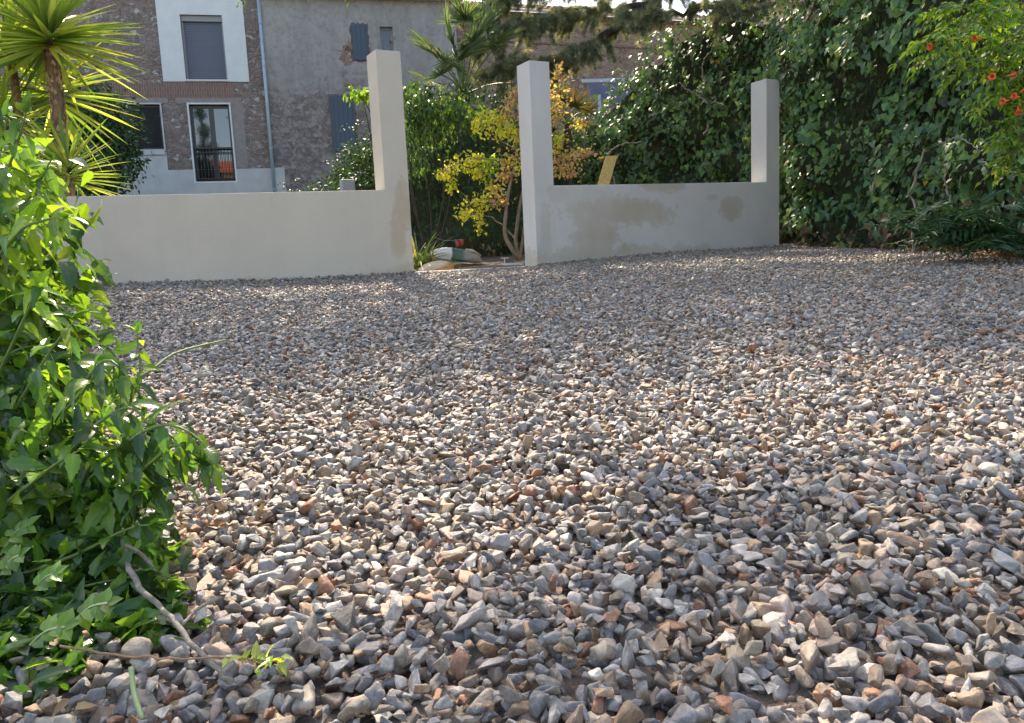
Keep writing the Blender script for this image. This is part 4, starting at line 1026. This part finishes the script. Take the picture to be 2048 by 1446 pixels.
# ------------------------------------------------------------------ trumpet vine, top right, and the sucker plants below it
def pinnate(mb, st, b, d, ln, T, ls, pal, pairs=5, up=None):
    """one compound leaf"""
    d = norm(np.array(d, float)); e = b+d*ln+np.array([0, 0, -.25*ln]); P_ = smoothpath([b, b+d*ln*.5, e], pairs*2+2)
    if st is not None: st.tube(P_, .0018, 3, cap=False)
    up = norm(np.array([0, 0, 1.])+rnd(1, .25)[0]) if up is None else up
    pos, tip, nr = [], [], []
    for k in range(1, pairs+1):
        p = P_[min(k*2, len(P_)-1)]; sd = norm(np.cross(d, up))
        for sgn in (-1, 1): pos.append(p); tip.append(norm(sd*sgn+d*.45+rng.normal(0, .15, 3)+np.array([0, 0, -.15]))); nr.append(up+rng.normal(0, .2, 3))
    pos.append(P_[-1]); tip.append(d+np.array([0, 0, -.3])); nr.append(up)
    n = len(pos); scatter(mb, T, np.array(pos), np.array(tip), np.array(nr), ls*rng.uniform(.8, 1.15, n), cols(n, pal, .1))
M_ORANGE = flat('orange_petal', (.75, .13, .03), .5, .2, 20, .1)
def trumpet(parent, p, d, loc, size=.042):
    mb = MB(); d = norm(np.array(d, float)); p = np.array(p)-loc
    mb.tube([p, p+d*size*.5, p+d*size*.9, p+d*size*1.0, p+d*size*1.05], [.003, .006, .008, .012, .015], 10, cap=False)
    ref = norm(np.cross(d, [0, 0, 1.])); r2 = np.cross(d, ref)
    for k in range(5):
        a = 2*pi*k/5; o = ref*cos(a)+r2*sin(a); e = p+d*size*1.02+o*.012
        t = np.cross(d, o); mb.add([e-t*.012, e+t*.012, e+o*.008+t*.004-d*.005, e+o*.008-t*.004-d*.005], [(0, 1, 2, 3)])
    mb.build('flower', M_ORANGE, parent, True)
def build_vine():
    Y = 4.1; q = lambda x, y, dY=0: atY(x, y, Y+dY)
    base = np.array([4.3, 4.6, float(gz(4.3, 4.6))]); root = thing('trumpet_vine', 'lime green trumpet vine with orange flowers, overhanging from the top right', 'vine', base)
    st = MB(); fo = MB()
    twigs = [[q(2120, -120, .3), q(2030, 0), q(1960, 40, -.1), q(1890, 70, -.1), q(1850, 82, -.1)], [q(2120, -60, .3), q(2040, 60), q(1985, 105), q(1925, 125), q(1880, 100)], [q(2140, 20), q(2070, 120), q(2010, 170), q(1965, 210)], [q(2160, 60), q(2090, 170), q(2040, 240), q(2030, 320)],
             [q(2100, -120), q(2000, -40), q(1940, 10), q(1890, 15)], [q(2160, 100), q(2080, 60), q(2020, 100), q(1990, 140)], [q(2160, 200), q(2110, 200), q(2060, 260), q(2020, 285)], [q(2110, -100, .5), q(2060, 10, .5), q(1990, 30, .5), q(1950, 80, .5)], [q(2100, -40, .4), q(2060, 90, .4), q(2020, 60, .4), q(1960, 55, .4)]]
    mid = G((.06, .16, .02), (.1, .24, .025), (.2, .36, .03))
    for t in twigs:
        P_ = smoothpath(t, 14)-base; st.tube(P_, list(np.linspace(.006, .002, 14)), 5)
        for k in range(2, 14):
            for _ in range(3):
                pinnate(fo, st, P_[k]+rnd(1, .02)[0], rng.normal(0, 1, 3)*np.array([1, .8, .6])+np.array([-.4, 0, -.3]), rng.uniform(.09, .17), TOR5B, .042, PAL_LIME if rng.random() < .65 else mid, 4)
    st.tube(smoothpath([np.zeros(3), np.array([.3, -.2, 1.5]), q(2160, -60, .3)-base], 14), list(np.linspace(.02, .008, 14)), 7)
    st.build('stem', M_VINE, root, True); fo.build('foliage', M_LEAFV, root)
    for x, y, d in ((1872, 92, (-.8, -.2, -.1)), (1962, 78, (-1, -.15, .1)), (1990, 155, (-.8, -.6, 0)), (2012, 152, (1, -.1, .15)), (2018, 200, (-1, -.2, -.2)), (2040, 194, (-1, -.2, .1)), (2045, 203, (.7, -.3, -.2)), (2040, 185, (.7, -.3, .6)), (2036, 212, (-.2, -.4, -.8))):
        trumpet(root, q(x, y, -.12), d, base)
TOR5B = T_ovate(5, .25, .35, .35, .1)
M_LEAFV = leafmat('vine_leaf', .45, .42, tcol=1.5)
build_vine()
def build_sumac():
    p = H(1990, 490); base = np.array([p[0]-.05, p[1], float(gz(p[0], p[1]))]); root = thing('sumac_shrub', 'bluish green young plant with long feathery leaves at the hedge foot, far right', 'shrub', base)
    fo = MB(); st = MB()
    for k in range(11):
        a = rng.uniform(0, 2*pi); st_b = np.array([rng.normal(0, .22), rng.normal(0, .16), 0]); h = rng.uniform(.2, .5); tp = st_b+np.array([rng.normal(-.05, .08), rng.normal(-.05, .05), h]); st.tube([st_b, (st_b+tp)/2, tp], [.004, .003, .002], 5)
        for _ in range(8):
            b = st_b+(tp-st_b)*rng.uniform(.5, 1); pinnate(fo, st, b, np.array([rng.normal(0, 1), rng.normal(-.35, .7), rng.uniform(0, .5)]), rng.uniform(.28, .42), TBL, .11, G((.04, .11, .06), (.05, .14, .07), (.035, .09, .045)), 8)
    st.build('stem', M_GSTEM, root, True); fo.build('foliage', M_LEAF, root)
TBL = T_blade(5, .13, .3, .2)
build_sumac()

# ------------------------------------------------------------------ strap-leaved plant and things lying in the gateway
def build_strap():
    p = atY(842, 520, 8.6); base = np.array([p[0], p[1], float(gz(p[0], p[1]))]); root = thing('strap_leaf_plant', 'clump of narrow arching strap leaves beside the foot of the left post', 'plant', base)
    n = 90; a = rng.uniform(0, 2*pi, n); el = rng.uniform(.2, 1.4, n); d = np.stack([np.cos(a)*np.cos(el), np.sin(a)*np.cos(el), np.sin(el)], 1)
    mb = MB(); scatter(mb, T_blade(7, .03, .4, .55), rnd(n, .06)*np.array([1, 1, .1]), d, np.array([0, 0, 1.])+rnd(n, .1), rng.uniform(.25, .55, n), cols(n, G((.10, .17, .05), (.07, .12, .04), (.2, .22, .09)), .15)); mb.build('leaves', M_LEAF, root)
build_strap()
def lumpy(name, mat, parent, loc, size, rot=(0, 0, 0), amp=.12, seed=1, flatb=.5, sub=3):
    bm = bmesh.new(); bmesh.ops.create_cube(bm, size=1); bmesh.ops.subdivide_edges(bm, edges=bm.edges, cuts=9, use_grid_fill=True)
    for v in bm.verts:
        p = v.co*2; r = (abs(p.x)**3.2+abs(p.y)**3.2+abs(p.z)**2.4)**(1/2.9); q = p/max(r, .01)
        q.z *= (1-.55*abs(q.x)**3)
        k = mnoise.noise(q*2.2+Vector((seed*5, 0, 0)))*amp+mnoise.noise(Vector((q.x*7, q.y*3, q.z*7+seed)))*amp*.5
        q = q*(1+k); v.co = Vector((q.x*size[0]/2, q.y*size[1]/2, max(q.z, -flatb)*size[2]/2))
    me = bpy.data.meshes.new(name); bm.to_mesh(me); bm.free(); me.materials.append(mat); me.polygons.foreach_set('use_smooth', [True]*len(me.polygons))
    o = bpy.data.objects.new(name, me); COL.objects.link(o); o.parent = parent; o.location = loc; o.rotation_euler = rot; return o
def sack_mat():
    k = N('printed_sack'); sx = k.n('ShaderNodeSeparateXYZ', {0: k.obj()})
    nn = k.noise(k.obj(), 9, 4); x = k.math('ADD', sx.outputs[0], k.math('MULTIPLY', k.math('SUBTRACT', nn, .5), .06))
    c = k.ramp(k.math('ADD', k.math('MULTIPLY', x, 1.5), .5), [(0, (.62, .6, .56)), (.40, (.66, .65, .62)), (.42, (.025, .10, .065)), (.60, (.05, .13, .09)), (.66, (.26, .24, .2)), (1, (.36, .33, .28))])
    return k.done(k.pbr(c, .28, k.bump(k.noise(k.obj(), 14, 5, .7), .9, .02), .6))
def build_gate_clutter():
    p = atY(915, 522, 9.0); g = float(gz(p[0], p[1]))
    t = thing('plastic_sack', 'shiny white and green plastic sack lying inside the gateway', 'sack', (p[0]-.02, p[1], g), radians(8))
    lumpy('sack_body', sack_mat(), t, (0, 0, .09), (.62, .34, .20), (0, radians(9), 0), .14, 3)
    mb = MB(); mb.tube([(.12, -.08, .17), (.2, -.1, .15), (.3, -.08, .09)], [.012, .02, .008], 7); mb.build('folded_neck', M_TANPL, t, True)
    p = atY(868, 540, 8.35); g = .40
    t = thing('paper_sack', 'flattened beige paper sack with orange lining, beside the left post foot', 'sack', (p[0], p[1], g), radians(30))
    lumpy('sack_body', M_PAPER, t, (0, 0, .045), (.36, .3, .13), (0, radians(-14), 0), .10, 8)
    mb = MB(); mb.add([(.02, -.17, .0), (.17, -.15, .0), (.19, -.12, .07), (.14, -.14, .075), (-.1, -.175, .02)], [(0, 1, 2, 3, 4)]); mb.build('torn_lining', M_ORP, t)
    a = atY(893, 541, 8.45); b = atY(985, 531, 8.95); d = (b-a); ln = float(np.linalg.norm(d[:2])); ang = math.atan2(d[1], d[0])
    t = thing('timber_beam', 'dark reddish brown wooden beam lying in front of the plastic sack', 'beam', (a[0], a[1], .40), ang)
    mb = MB(); mb.box(0, ln, 0, .07, 0, .06); bevel(mb.build('beam', M_RUST, t), .004)
    # low white garden stool frame by the tree foot
    p = atY(1024, 524, 8.75); t = thing('plant_tray', 'small white metal tray stand at the foot of the yellow tree', 'tray', (p[0], p[1], .43), radians(15))
    mb = MB(); mb.box(-.11, .12, -.07, .07, 0, .014); mb.box(-.11, .12, -.075, -.07, 0, .03); mb.box(-.11, .12, .07, .075, 0, .03); mb.build('tray', M_WP, t)
    mb = MB(); mb.tube([(-.09, 0, .014), (-.09, 0, .085)], .006, 8); mb.box(-.125, -.04, -.035, .035, .085, .094); mb.build('stand', M_WP, t)
    # red toy bucket pieces hanging in the dark
    p = atY(921, 485, 9.4); t = thing('red_ribbon', 'small red ribbon bow caught on a wire in the dark hedge', 'ribbon', p)
    for sg, w_, a_ in ((-1, .06, .1), (1, .045, .5)):
        mb = MB(); n = 6; V = []
        for i in range(n):
            u = i/(n-1); V += [(sg*u*w_, -.02*sin(u*3), -.05-.02*u+a_*u*.1), (sg*u*w_, -.02*sin(u*3)+.004, .02+.05*u*a_)]
        mb.add(V, [(2*i, 2*i+1, 2*i+3, 2*i+2) for i in range(n-1)]); bm_o = mb.build('loop', M_RED, t, True); m_ = bm_o.modifiers.new('s', 'SOLIDIFY'); m_.thickness = .004
    mb = MB(); mb.tube(smoothpath([atY(868, 474, 9.4)-p, atY(890, 481, 9.4)-p, atY(925, 479, 9.4)-p], 8), .003, 5); mb.build('wire', M_WIRE, t)
    # yellow shuttering board leaning behind the right wall
    b0 = atY(1205, 372, 10.2); tp = atY(1222, 312, 10.55)
    t = thing('wooden_board', 'yellow shuttering board leaning in the ivy behind the right wall', 'board', (b0[0], b0[1], .55), 0)
    w_ = .17; V = []; base = np.array([b0[0], b0[1], .55]); dd = norm(tp-b0)
    bb = b0-dd*((b0[2]-.55)/dd[2]); sx = np.array([1, .15, 0])*w_/2
    cs_ = [bb-sx-base, bb+sx-base, tp+sx*1.05-base, tp-sx*.85-base]; th_ = np.array([.004, .03, -.0])
    mb = MB(); mb.add([*cs_, *[c+th_ for c in cs_]], [(0, 1, 2, 3), (7, 6, 5, 4), (0, 4, 5, 1), (1, 5, 6, 2), (2, 6, 7, 3), (3, 7, 4, 0)]); bevel(mb.build('plank', M_BOARD, t), .003)
    # pale meter box behind the left wall
    p = atY(697, 366, 10.3); t = thing('meter_box', 'small pale utility box behind the left wall, under the leafy shrub', 'box', (p[0], p[1], p[2]-.12), TH)
    mb = MB(); mb.box(-.09, .09, 0, .12, -.7, .17); bevel(mb.build('casing', M_TRIMG, t), .01); mb = MB(); mb.box(-.05, .04, -.006, -.001, .0, .11); mb.build('hatch', M_TRIMG, t)
M_TANPL = flat('tan_plastic', (.45, .36, .25), .3, .2, 20, .4)
M_PAPER = flat('beige_sack_paper', (.62, .52, .36), .6, .15, 20, .6)
M_ORP = flat('orange_lining', (.65, .28, .08), .6, .2, 20, .3)
M_RUST = flat('red_brown_timber', (.17, .075, .045), .7, .3, 12, .5)
M_WP = flat('white_paint', (.72, .72, .69), .5, .06, 12, .2)
M_RED = flat('red_cloth', (.33, .04, .035), .6, .15, 20, .2)
M_WIRE = flat('grey_wire', (.2, .22, .2), .5)
def board_mat():
    k = N('yellow_board'); v = k.obj(); n = k.noise(k.mapv(v, (14, 14, 1.2)), 3, 5)
    return k.done(k.pbr(k.mix(k.ramp(n, [(.35, 0), (.65, 1)]), (.50, .31, .09), (.66, .45, .16)), .6, k.bump(n, .3, .004), .4))
M_BOARD = board_mat()
build_gate_clutter()

# ------------------------------------------------------------------ foreground shrub on the left
def build_foreground():
    base = np.array([-.86, 1.15, float(gz(-.86, 1.15))]); root = thing('broadleaf_shrub', 'large bright green shrub with toothed pointed leaves filling the left edge', 'shrub', base)
    fo = MB(); st = MB()
    gre = G((.06, .15, .025), (.085, .19, .03), (.045, .11, .025), (.13, .25, .03), (.03, .075, .022), (.035, .09, .028))
    lime = G((.15, .28, .03), (.2, .33, .035), (.11, .22, .03))
    q = lambda x, y, Y: atY(x-48*min(1, max(0, (860-y)/160)), y, Y)-base
    def shoot(pts, r_, lsize, pal=gre, gap=.035, T=TO, droop=.5, gr=M_GSTEM, end=True):
        n = max(8, int(sum(np.linalg.norm(np.array(pts[i+1])-np.array(pts[i])) for i in range(len(pts)-1))/.02)); P_ = smoothpath(pts, n); st.tube(P_, list(np.linspace(r_, .0012, n)), 6)
        cl = np.concatenate([[0], np.cumsum(np.linalg.norm(np.diff(P_, axis=0), axis=1))]); s = gap*1.2; side = 0; pos, tip, nor, sz = [], [], [], []
        while s < cl[-1]:
            p = np.array([np.interp(s, cl, P_[:, i]) for i in range(3)]); k = min(np.searchsorted(cl, s), n-1); d = norm(P_[k]-P_[k-1])
            a = side*pi/2+rng.normal(0, .25); ref = norm(np.cross(d, [0, 0, 1.])+1e-3); r2 = np.cross(d, ref)
            for sg in (-1, 1):
                o = (ref*cos(a)+r2*sin(a))*sg; dr = norm(o+d*.55+np.array([0, 0, -droop*rng.uniform(.3, 1.6)])); pos.append(p+o*.006); tip.append(dr)
                nor.append(norm(np.array([0, 0, 1.])+o*.35+rng.normal(0, .38, 3))); sz.append(lsize*rng.uniform(.65, 1.15)*(1-.35*s/cl[-1]))
            s += gap*rng.uniform(.8, 1.2); side += 1
        if end:
            for _ in range(3): pos.append(P_[-1]); tip.append(norm(norm(P_[-1]-P_[-2])+rng.normal(0, .4, 3))); nor.append(norm(np.array([0, 0, 1.])+rng.normal(0, .3, 3))); sz.append(lsize*.6)
        m_ = len(pos); pos, tip, nor, sz = map(np.array, (pos, tip, nor, sz)); cl_ = cols(m_, pal, .13)
        h = rng.random(m_) < .5
        scatter(fo, T, pos[h], tip[h], nor[h], sz[h], cl_[h]); scatter(fo, TOC, pos[~h], tip[~h], nor[~h], sz[~h], cl_[~h])
    # upper shoots, sunlight put into their leaf colour by the lime palette
    for pts in [[(-140, 700, 1.45), (-60, 450, 1.4), (10, 370, 1.35), (60, 335, 1.3), (105, 350, 1.28)], [(-140, 600, 1.5), (-60, 330, 1.45), (-5, 260, 1.4), (10, 240, 1.4)], [(-100, 800, 1.4), (20, 560, 1.35), (90, 420, 1.3), (125, 385, 1.27), (155, 430, 1.25)],
                [(-100, 850, 1.35), (0, 600, 1.3), (80, 470, 1.25), (140, 440, 1.22), (175, 436, 1.2)], [(-120, 900, 1.4), (10, 680, 1.35), (80, 570, 1.3), (115, 530, 1.28)], [(-100, 760, 1.5), (-10, 480, 1.5), (40, 400, 1.5), (90, 370, 1.5)],
                [(-120, 500, 1.5), (-40, 350, 1.5), (20, 310, 1.5), (65, 305, 1.5)], [(-60, 900, 1.45), (60, 700, 1.4), (100, 620, 1.35), (125, 600, 1.3)], [(-120, 650, 1.6), (-30, 420, 1.6), (50, 340, 1.6), (120, 330, 1.6)]]:
        shoot([q(*a) for a in pts], .004, .074, lime if rng.random() < .75 else gre, .028)
    # middle, reaching over the gravel
    for pts in [[(-100, 1000, 1.2), (40, 820, 1.17), (150, 700, 1.14), (200, 640, 1.12)], [(-90, 1050, 1.15), (60, 880, 1.12), (170, 800, 1.1), (235, 740, 1.08), (255, 760, 1.07)], [(-80, 1080, 1.1), (90, 960, 1.08), (180, 860, 1.06), (270, 815, 1.04), (300, 850, 1.03)],
                [(-60, 1120, 1.08), (120, 1010, 1.06), (240, 930, 1.04), (330, 870, 1.02), (360, 900, 1.01)], [(-60, 1150, 1.05), (100, 1060, 1.03), (210, 1000, 1.01), (300, 980, 1.0)], [(-90, 980, 1.3), (0, 800, 1.28), (90, 740, 1.25), (150, 740, 1.22)],
                [(-90, 900, 1.25), (20, 760, 1.22), (90, 650, 1.2), (125, 575, 1.18)], [(-90, 1100, 1.0), (20, 1000, 1.0), (110, 930, 1.0), (160, 900, 1.0)], [(-60, 1000, 1.2), (60, 940, 1.2), (160, 900, 1.18), (240, 890, 1.15)], [(-60, 860, 1.3), (50, 720, 1.3), (120, 690, 1.3)]]:
        shoot([q(*a) for a in pts], .004, .066, gre+lime, .024, droop=.6)
    # low growth creeping over the stones
    for pts in [[(-80, 1200, .98), (40, 1150, .96), (150, 1110, .95), (250, 1060, .94), (300, 1050, .94)], [(-80, 1250, .95), (60, 1200, .93), (180, 1170, .92), (280, 1150, .91)], [(-70, 1300, .9), (60, 1260, .89), (170, 1240, .88), (270, 1240, .87)], [(-70, 1340, .88), (50, 1320, .87), (150, 1310, .86), (260, 1310, .85)],
                [(-70, 1180, 1.0), (30, 1100, 1.0), (130, 1060, 1.0)], [(-50, 1280, .93), (70, 1230, .92), (150, 1180, .92)], [(-60, 1390, .83), (30, 1370, .83), (110, 1370, .82)], [(-60, 1120, 1.05), (60, 1070, 1.05), (180, 1040, 1.04), (250, 1000, 1.02)], [(-50, 1320, .9), (40, 1290, .9), (120, 1260, .9), (200, 1280, .88), (330, 1290, .86)]]:
        shoot([q(*a) for a in pts], .0035, .05, gre, .022, droop=.2)
    # filling leaves inside the mass
    bl = [(30, 480, 1.55, .2, .2), (20, 640, 1.5, .22, .16), (70, 760, 1.4, .16, .14), (0, 880, 1.3, .2, .16), (110, 880, 1.2, .13, .10), (40, 1020, 1.15, .18, .10), (150, 1000, 1.08, .11, .07), (60, 1130, 1.05, .16, .07), (170, 1130, .98, .09, .05), (40, 1230, .98, .14, .05), (130, 1280, .92, .1, .04), (-60, 700, 1.5, .25, .3), (-60, 1050, 1.1, .2, .2), (-30, 1330, .9, .1, .05), (-60, 430, 1.6, .12, .12), (230, 1090, 1.0, .08, .035), (270, 1200, .92, .05, .03), (180, 1210, .93, .09, .04), (60, 1320, .87, .11, .035), (200, 1290, .88, .08, .03), (270, 980, 1.05, .07, .04), (60, 1340, .87, .14, .05), (180, 1330, .86, .09, .035), (250, 1240, .9, .07, .03), (330, 1345, .85, .05, .02), (210, 1150, .97, .1, .04), (20, 1400, .82, .13, .04), (60, 1380, .84, .12, .035), (130, 1390, .82, .07, .02), (110, 1350, .85, .1, .03), (230, 1330, .86, .07, .025), (330, 1330, .85, .035, .015), (-10, 1300, .9, .1, .04), (310, 1300, .86, .04, .02), (60, 560, 1.45, .12, .14), (110, 660, 1.35, .06, .1), (160, 830, 1.2, .08, .09)]
    for (x, y, Y, rx, rz_) in bl:
        c = q(x, y, Y); n = int((2300 if Y > 1.1 else 4500)*rx*rz_*4); pos = c+np.clip(rnd(n), -1.5, 1.5)*np.array([rx, rx*.8, rz_])*.55
        hz = gz(pos[:, 0]+base[0], pos[:, 1]+base[1])-base[2]; pos[:, 2] = np.maximum(pos[:, 2], hz+.015)
        scatter(fo, TO, pos, norm(rnd(n, .8)+np.array([.3, -.1, -.45])), norm(rnd(n, .5)+np.array([0, -.1, .8])), rng.uniform(.03, .066, n)*(1.1 if Y > 1.2 else .8), cols(n, gre+lime[:2] if Y > 1.1 else gre, .15))
    for pts in [[(-40, 1400, .84), (40, 1385, .83), (120, 1390, .82), (180, 1400, .81)], [(-40, 1350, .88), (60, 1340, .87), (140, 1330, .86), (210, 1340, .85), (250, 1360, .84)], [(60, 1200, .97), (180, 1230, .92), (280, 1270, .88), (330, 1300, .87)], [(120, 1000, 1.05), (230, 900, 1.02), (330, 850, 1.0), (400, 880, .99), (425, 930, .98)], [(150, 1050, 1.03), (260, 960, 1.0), (350, 890, .99), (385, 920, .98)], [(60, 900, 1.12), (180, 780, 1.1), (260, 720, 1.08), (300, 790, 1.07)], [(100, 1020, 1.04), (200, 940, 1.03), (280, 900, 1.02), (320, 940, 1.01)], [(-60, 500, 1.3), (-20, 320, 1.28), (10, 220, 1.27), (30, 205, 1.26)], [(-80, 420, 1.4), (-30, 280, 1.38), (0, 200, 1.36)], [(-40, 600, 1.32), (40, 400, 1.3), (85, 280, 1.29), (100, 225, 1.28)], [(-60, 640, 1.42), (10, 440, 1.4), (50, 300, 1.38), (62, 235, 1.37)], [(0, 640, 1.3), (90, 460, 1.28), (130, 360, 1.27), (150, 320, 1.26)]]:
        shoot([q(*a) for a in pts], .003, .058, gre, .022, droop=1.1)
    # bare leafless shoots
    for pts, r_ in [([(230, 790, 1.08), (330, 745, 1.12), (400, 705, 1.18), (500, 680, 1.25)], .0028), ([(-40, 920, 1.1), (60, 985, 1.05), (110, 1005, 1.0)], .007)]:
        P_ = smoothpath([q(*a) for a in pts], 12); st.tube(P_, list(np.linspace(r_, r_*.5, 12)), 6)
    shoot([q(300, 770, 1.09), q(318, 735, 1.1), q(325, 700, 1.1), q(322, 665, 1.1)], .002, .035, lime, .022)
    fo.build('foliage', M_BIG, root, True); st.build('stem', M_GSTEM, root, True)
    # woody twig lying out over the gravel
    wd = MB()
    def gp(x, y, h=.02):
        d = ray(x, y); best = None
        for t in np.linspace(.4, 3, 900):
            p = CAM+d*t
            if p[2] <= float(gz(p[0], p[1]))+h: return p
        return CAM+d*3
    tw = [gp(215, 1030, .045), gp(246, 1080, .06), gp(265, 1150, .06), gp(320, 1215, .04), gp(370, 1270, .03), gp(440, 1345, .02), gp(462, 1365, .012)]
    t2 = thing('fallen_branch', 'bare grey woody branch running from the shrub out over the gravel', 'branch', tw[-1])
    mb = MB(); P_ = smoothpath(tw, 24)-tw[-1]; P_ += rng.normal(0, .0012, P_.shape); mb.tube(P_, list(np.linspace(.0042, .0024, 24)), 8); mb.build('branch', M_BARKG, t2, True)
    mb = MB(); mb.tube(smoothpath([gp(362, 1252, .03), gp(400, 1215, .035), gp(440, 1195, .03)], 8)-tw[-1], [.0022]*8, 6); mb.build('side_twig', M_BARKG, t2, True); mb = MB(); mb.tube(smoothpath([gp(252, 1090, .09), gp(285, 1110, .07), gp(315, 1150, .04)], 8)-tw[-1], [.0026]*8, 6); mb.build('side_twig', M_BARKG, t2, True)
    rr = [gp(120, 1292, .05), gp(220, 1308, .05), (gp(330, 1316, .045)), gp(440, 1316, .04), gp(555, 1322, .04)]
    t3 = thing('creeping_shoot', 'thin reddish shoot with a pale leaf tuft, lying across the gravel bottom left', 'plant', rr[-1])
    mb = MB(); P_ = smoothpath(rr, 20)-rr[-1]; P_[1:-1] += rng.normal(0, .0008, (18, 3)); mb.tube(P_, list(np.linspace(.0014, .0008, 20)), 6); mb.build('stem', M_DRY, t3, True)
    fo = MB(); n = 26; u = rng.random(n)**.5; a = np.array(rr[-2]); b = np.array(rr[-1]); pos = a+(b-a)*u[:, None]-b+rnd(n, .004)
    scatter(fo, TOR5B, pos, rnd(n)+np.array([.4, 0, .2]), rnd(n, .4)+np.array([0, 0, 1]), rng.uniform(.008, .018, n), cols(n, G((.25, .38, .08), (.35, .42, .1)), .1)); fo.build('leaves', M_BIG, t3)
    s2 = [gp(262, 1335, .03), gp(268, 1385, .015), gp(285, 1440, .01)]
    t4 = thing('green_stalk', 'pale green leafless stalk on the stones at the bottom left', 'plant', s2[-1])
    mb = MB(); mb.tube(smoothpath(s2, 10)-s2[-1], [.0028]*10, 7); mb.build('stem', M_PGREEN, t4, True)
    # light green seedling with rounded leaflets, at the left edge
    r_ = gp(20, 1150, .02); t5 = thing('round_leaf_seedling', 'pale seedling with small rounded paired leaflets, low at the left edge', 'plant', r_)
    fo = MB(); st = MB()
    for (x0, y0, x1, y1) in ((0, 1110, 60, 1015), (70, 1180, 110, 1130), (0, 1150, 40, 1090), (180, 1040, 205, 1075), (150, 1240, 210, 1190), (60, 1290, 120, 1240)):
        a = gp(x0, y0, .07); b = a+(CR*(x1-x0)/F-CU*(y1-y0)/F)*.85
        pinnate(fo, st, a-r_, b-a, float(np.linalg.norm(b-a)), TOR, .02, G((.15, .28, .04), (.11, .22, .035)), 4, up=norm(np.array([0, -.5, .8]))); st.build('stem', M_PGREEN, t5); st = MB()
    fo.build('leaves', M_BIG, t5, True)
M_BARKG = bark_mat('bark_grey', (.17, .15, .12), (.34, .3, .25), 60, (1, 1, 1))
M_PGREEN = flat('pale_green_stem', (.28, .36, .16), .5, .15, 20)
build_foreground()

# ------------------------------------------------------------------ fallen leaves at the hedge foot
def build_litter():
    mb = MB(); n = 900; y = rng.uniform(5.0, 9.8, n); x = hedge_x(y)+np.abs(rng.normal(0, .12, n))-.05
    pos = np.stack([x, y, gz(x, y)+rng.uniform(.005, .06, n)], 1)
    x2 = np.concatenate([rng.uniform(-.75, -.42, 60), rng.uniform(-1.5, 3.5, 45)]); y2 = np.concatenate([rng.uniform(.55, 1.2, 60), rng.uniform(1.5, 7, 45)])
    pos = np.concatenate([pos, np.stack([x2, y2, gz(x2, y2)+.022], 1)]); n0 = n; n = len(pos); sz_ = np.where(np.arange(n) < n0, rng.uniform(.03, .07, n), rng.uniform(.010, .022, n))
    scatter(mb, TOR5, pos, rnd(n)*np.array([1, 1, .3]), rnd(n, .4)+np.array([0, 0, 1]), sz_, cols(n, G((.2, .12, .06), (.28, .17, .09), (.12, .08, .05), (.24, .16, .08)), .2))
    tag(mb.build('leaf_litter', M_SCAR), 'dry brown fallen leaves along the foot of the right hedge and scattered on gravel', 'leaf litter', kind='stuff')
build_litter()

# ------------------------------------------------------------------ behind the camera: what the panes mirror
def build_mirrored():
    h = thing('facing_house', 'white house with red tile roof across the yard, mirrored in the french window', 'house', (-4.95, -22, 0), radians(0))
    mb = MB(); mb.box(0, 9, -7, 0, -.5, 8.3); mb.build('wall', M_CREAM, h)
    mb = MB(); mb.add([(-.3, .4, 8.4), (9.3, .4, 8.4), (9.3, -3.5, 9.8), (-.3, -3.5, 9.8), (-.3, -7.4, 8.4), (9.3, -7.4, 8.4)], [(0, 3, 2, 1), (3, 4, 5, 2)]); mb.build('roof', M_REDR, h)
    tall_tree('tall dark tree beside the facing house, mirrored in the left pane', (-6.0, -18, -.2), [(-6, -18, -.2), (-6, -18, 4), (-5.9, -18, 8), (-5.9, -18, 12.5)],
              [(-5.9, -18, 8.3, .7, .7, .9), (-5.6, -18, 9.6, .7, .7, .6), (-6.0, -18, 12.2, .4, .6, .5), (-5.8, -18, 10.9, .45, .6, .5), (-6.2, -18, 6.3, 1.0, 1.0, .9)], 150, .16, PAL_DARK, .25)
M_REDR = flat('red_roof', (.5, .13, .06), .8, .2)
build_mirrored()
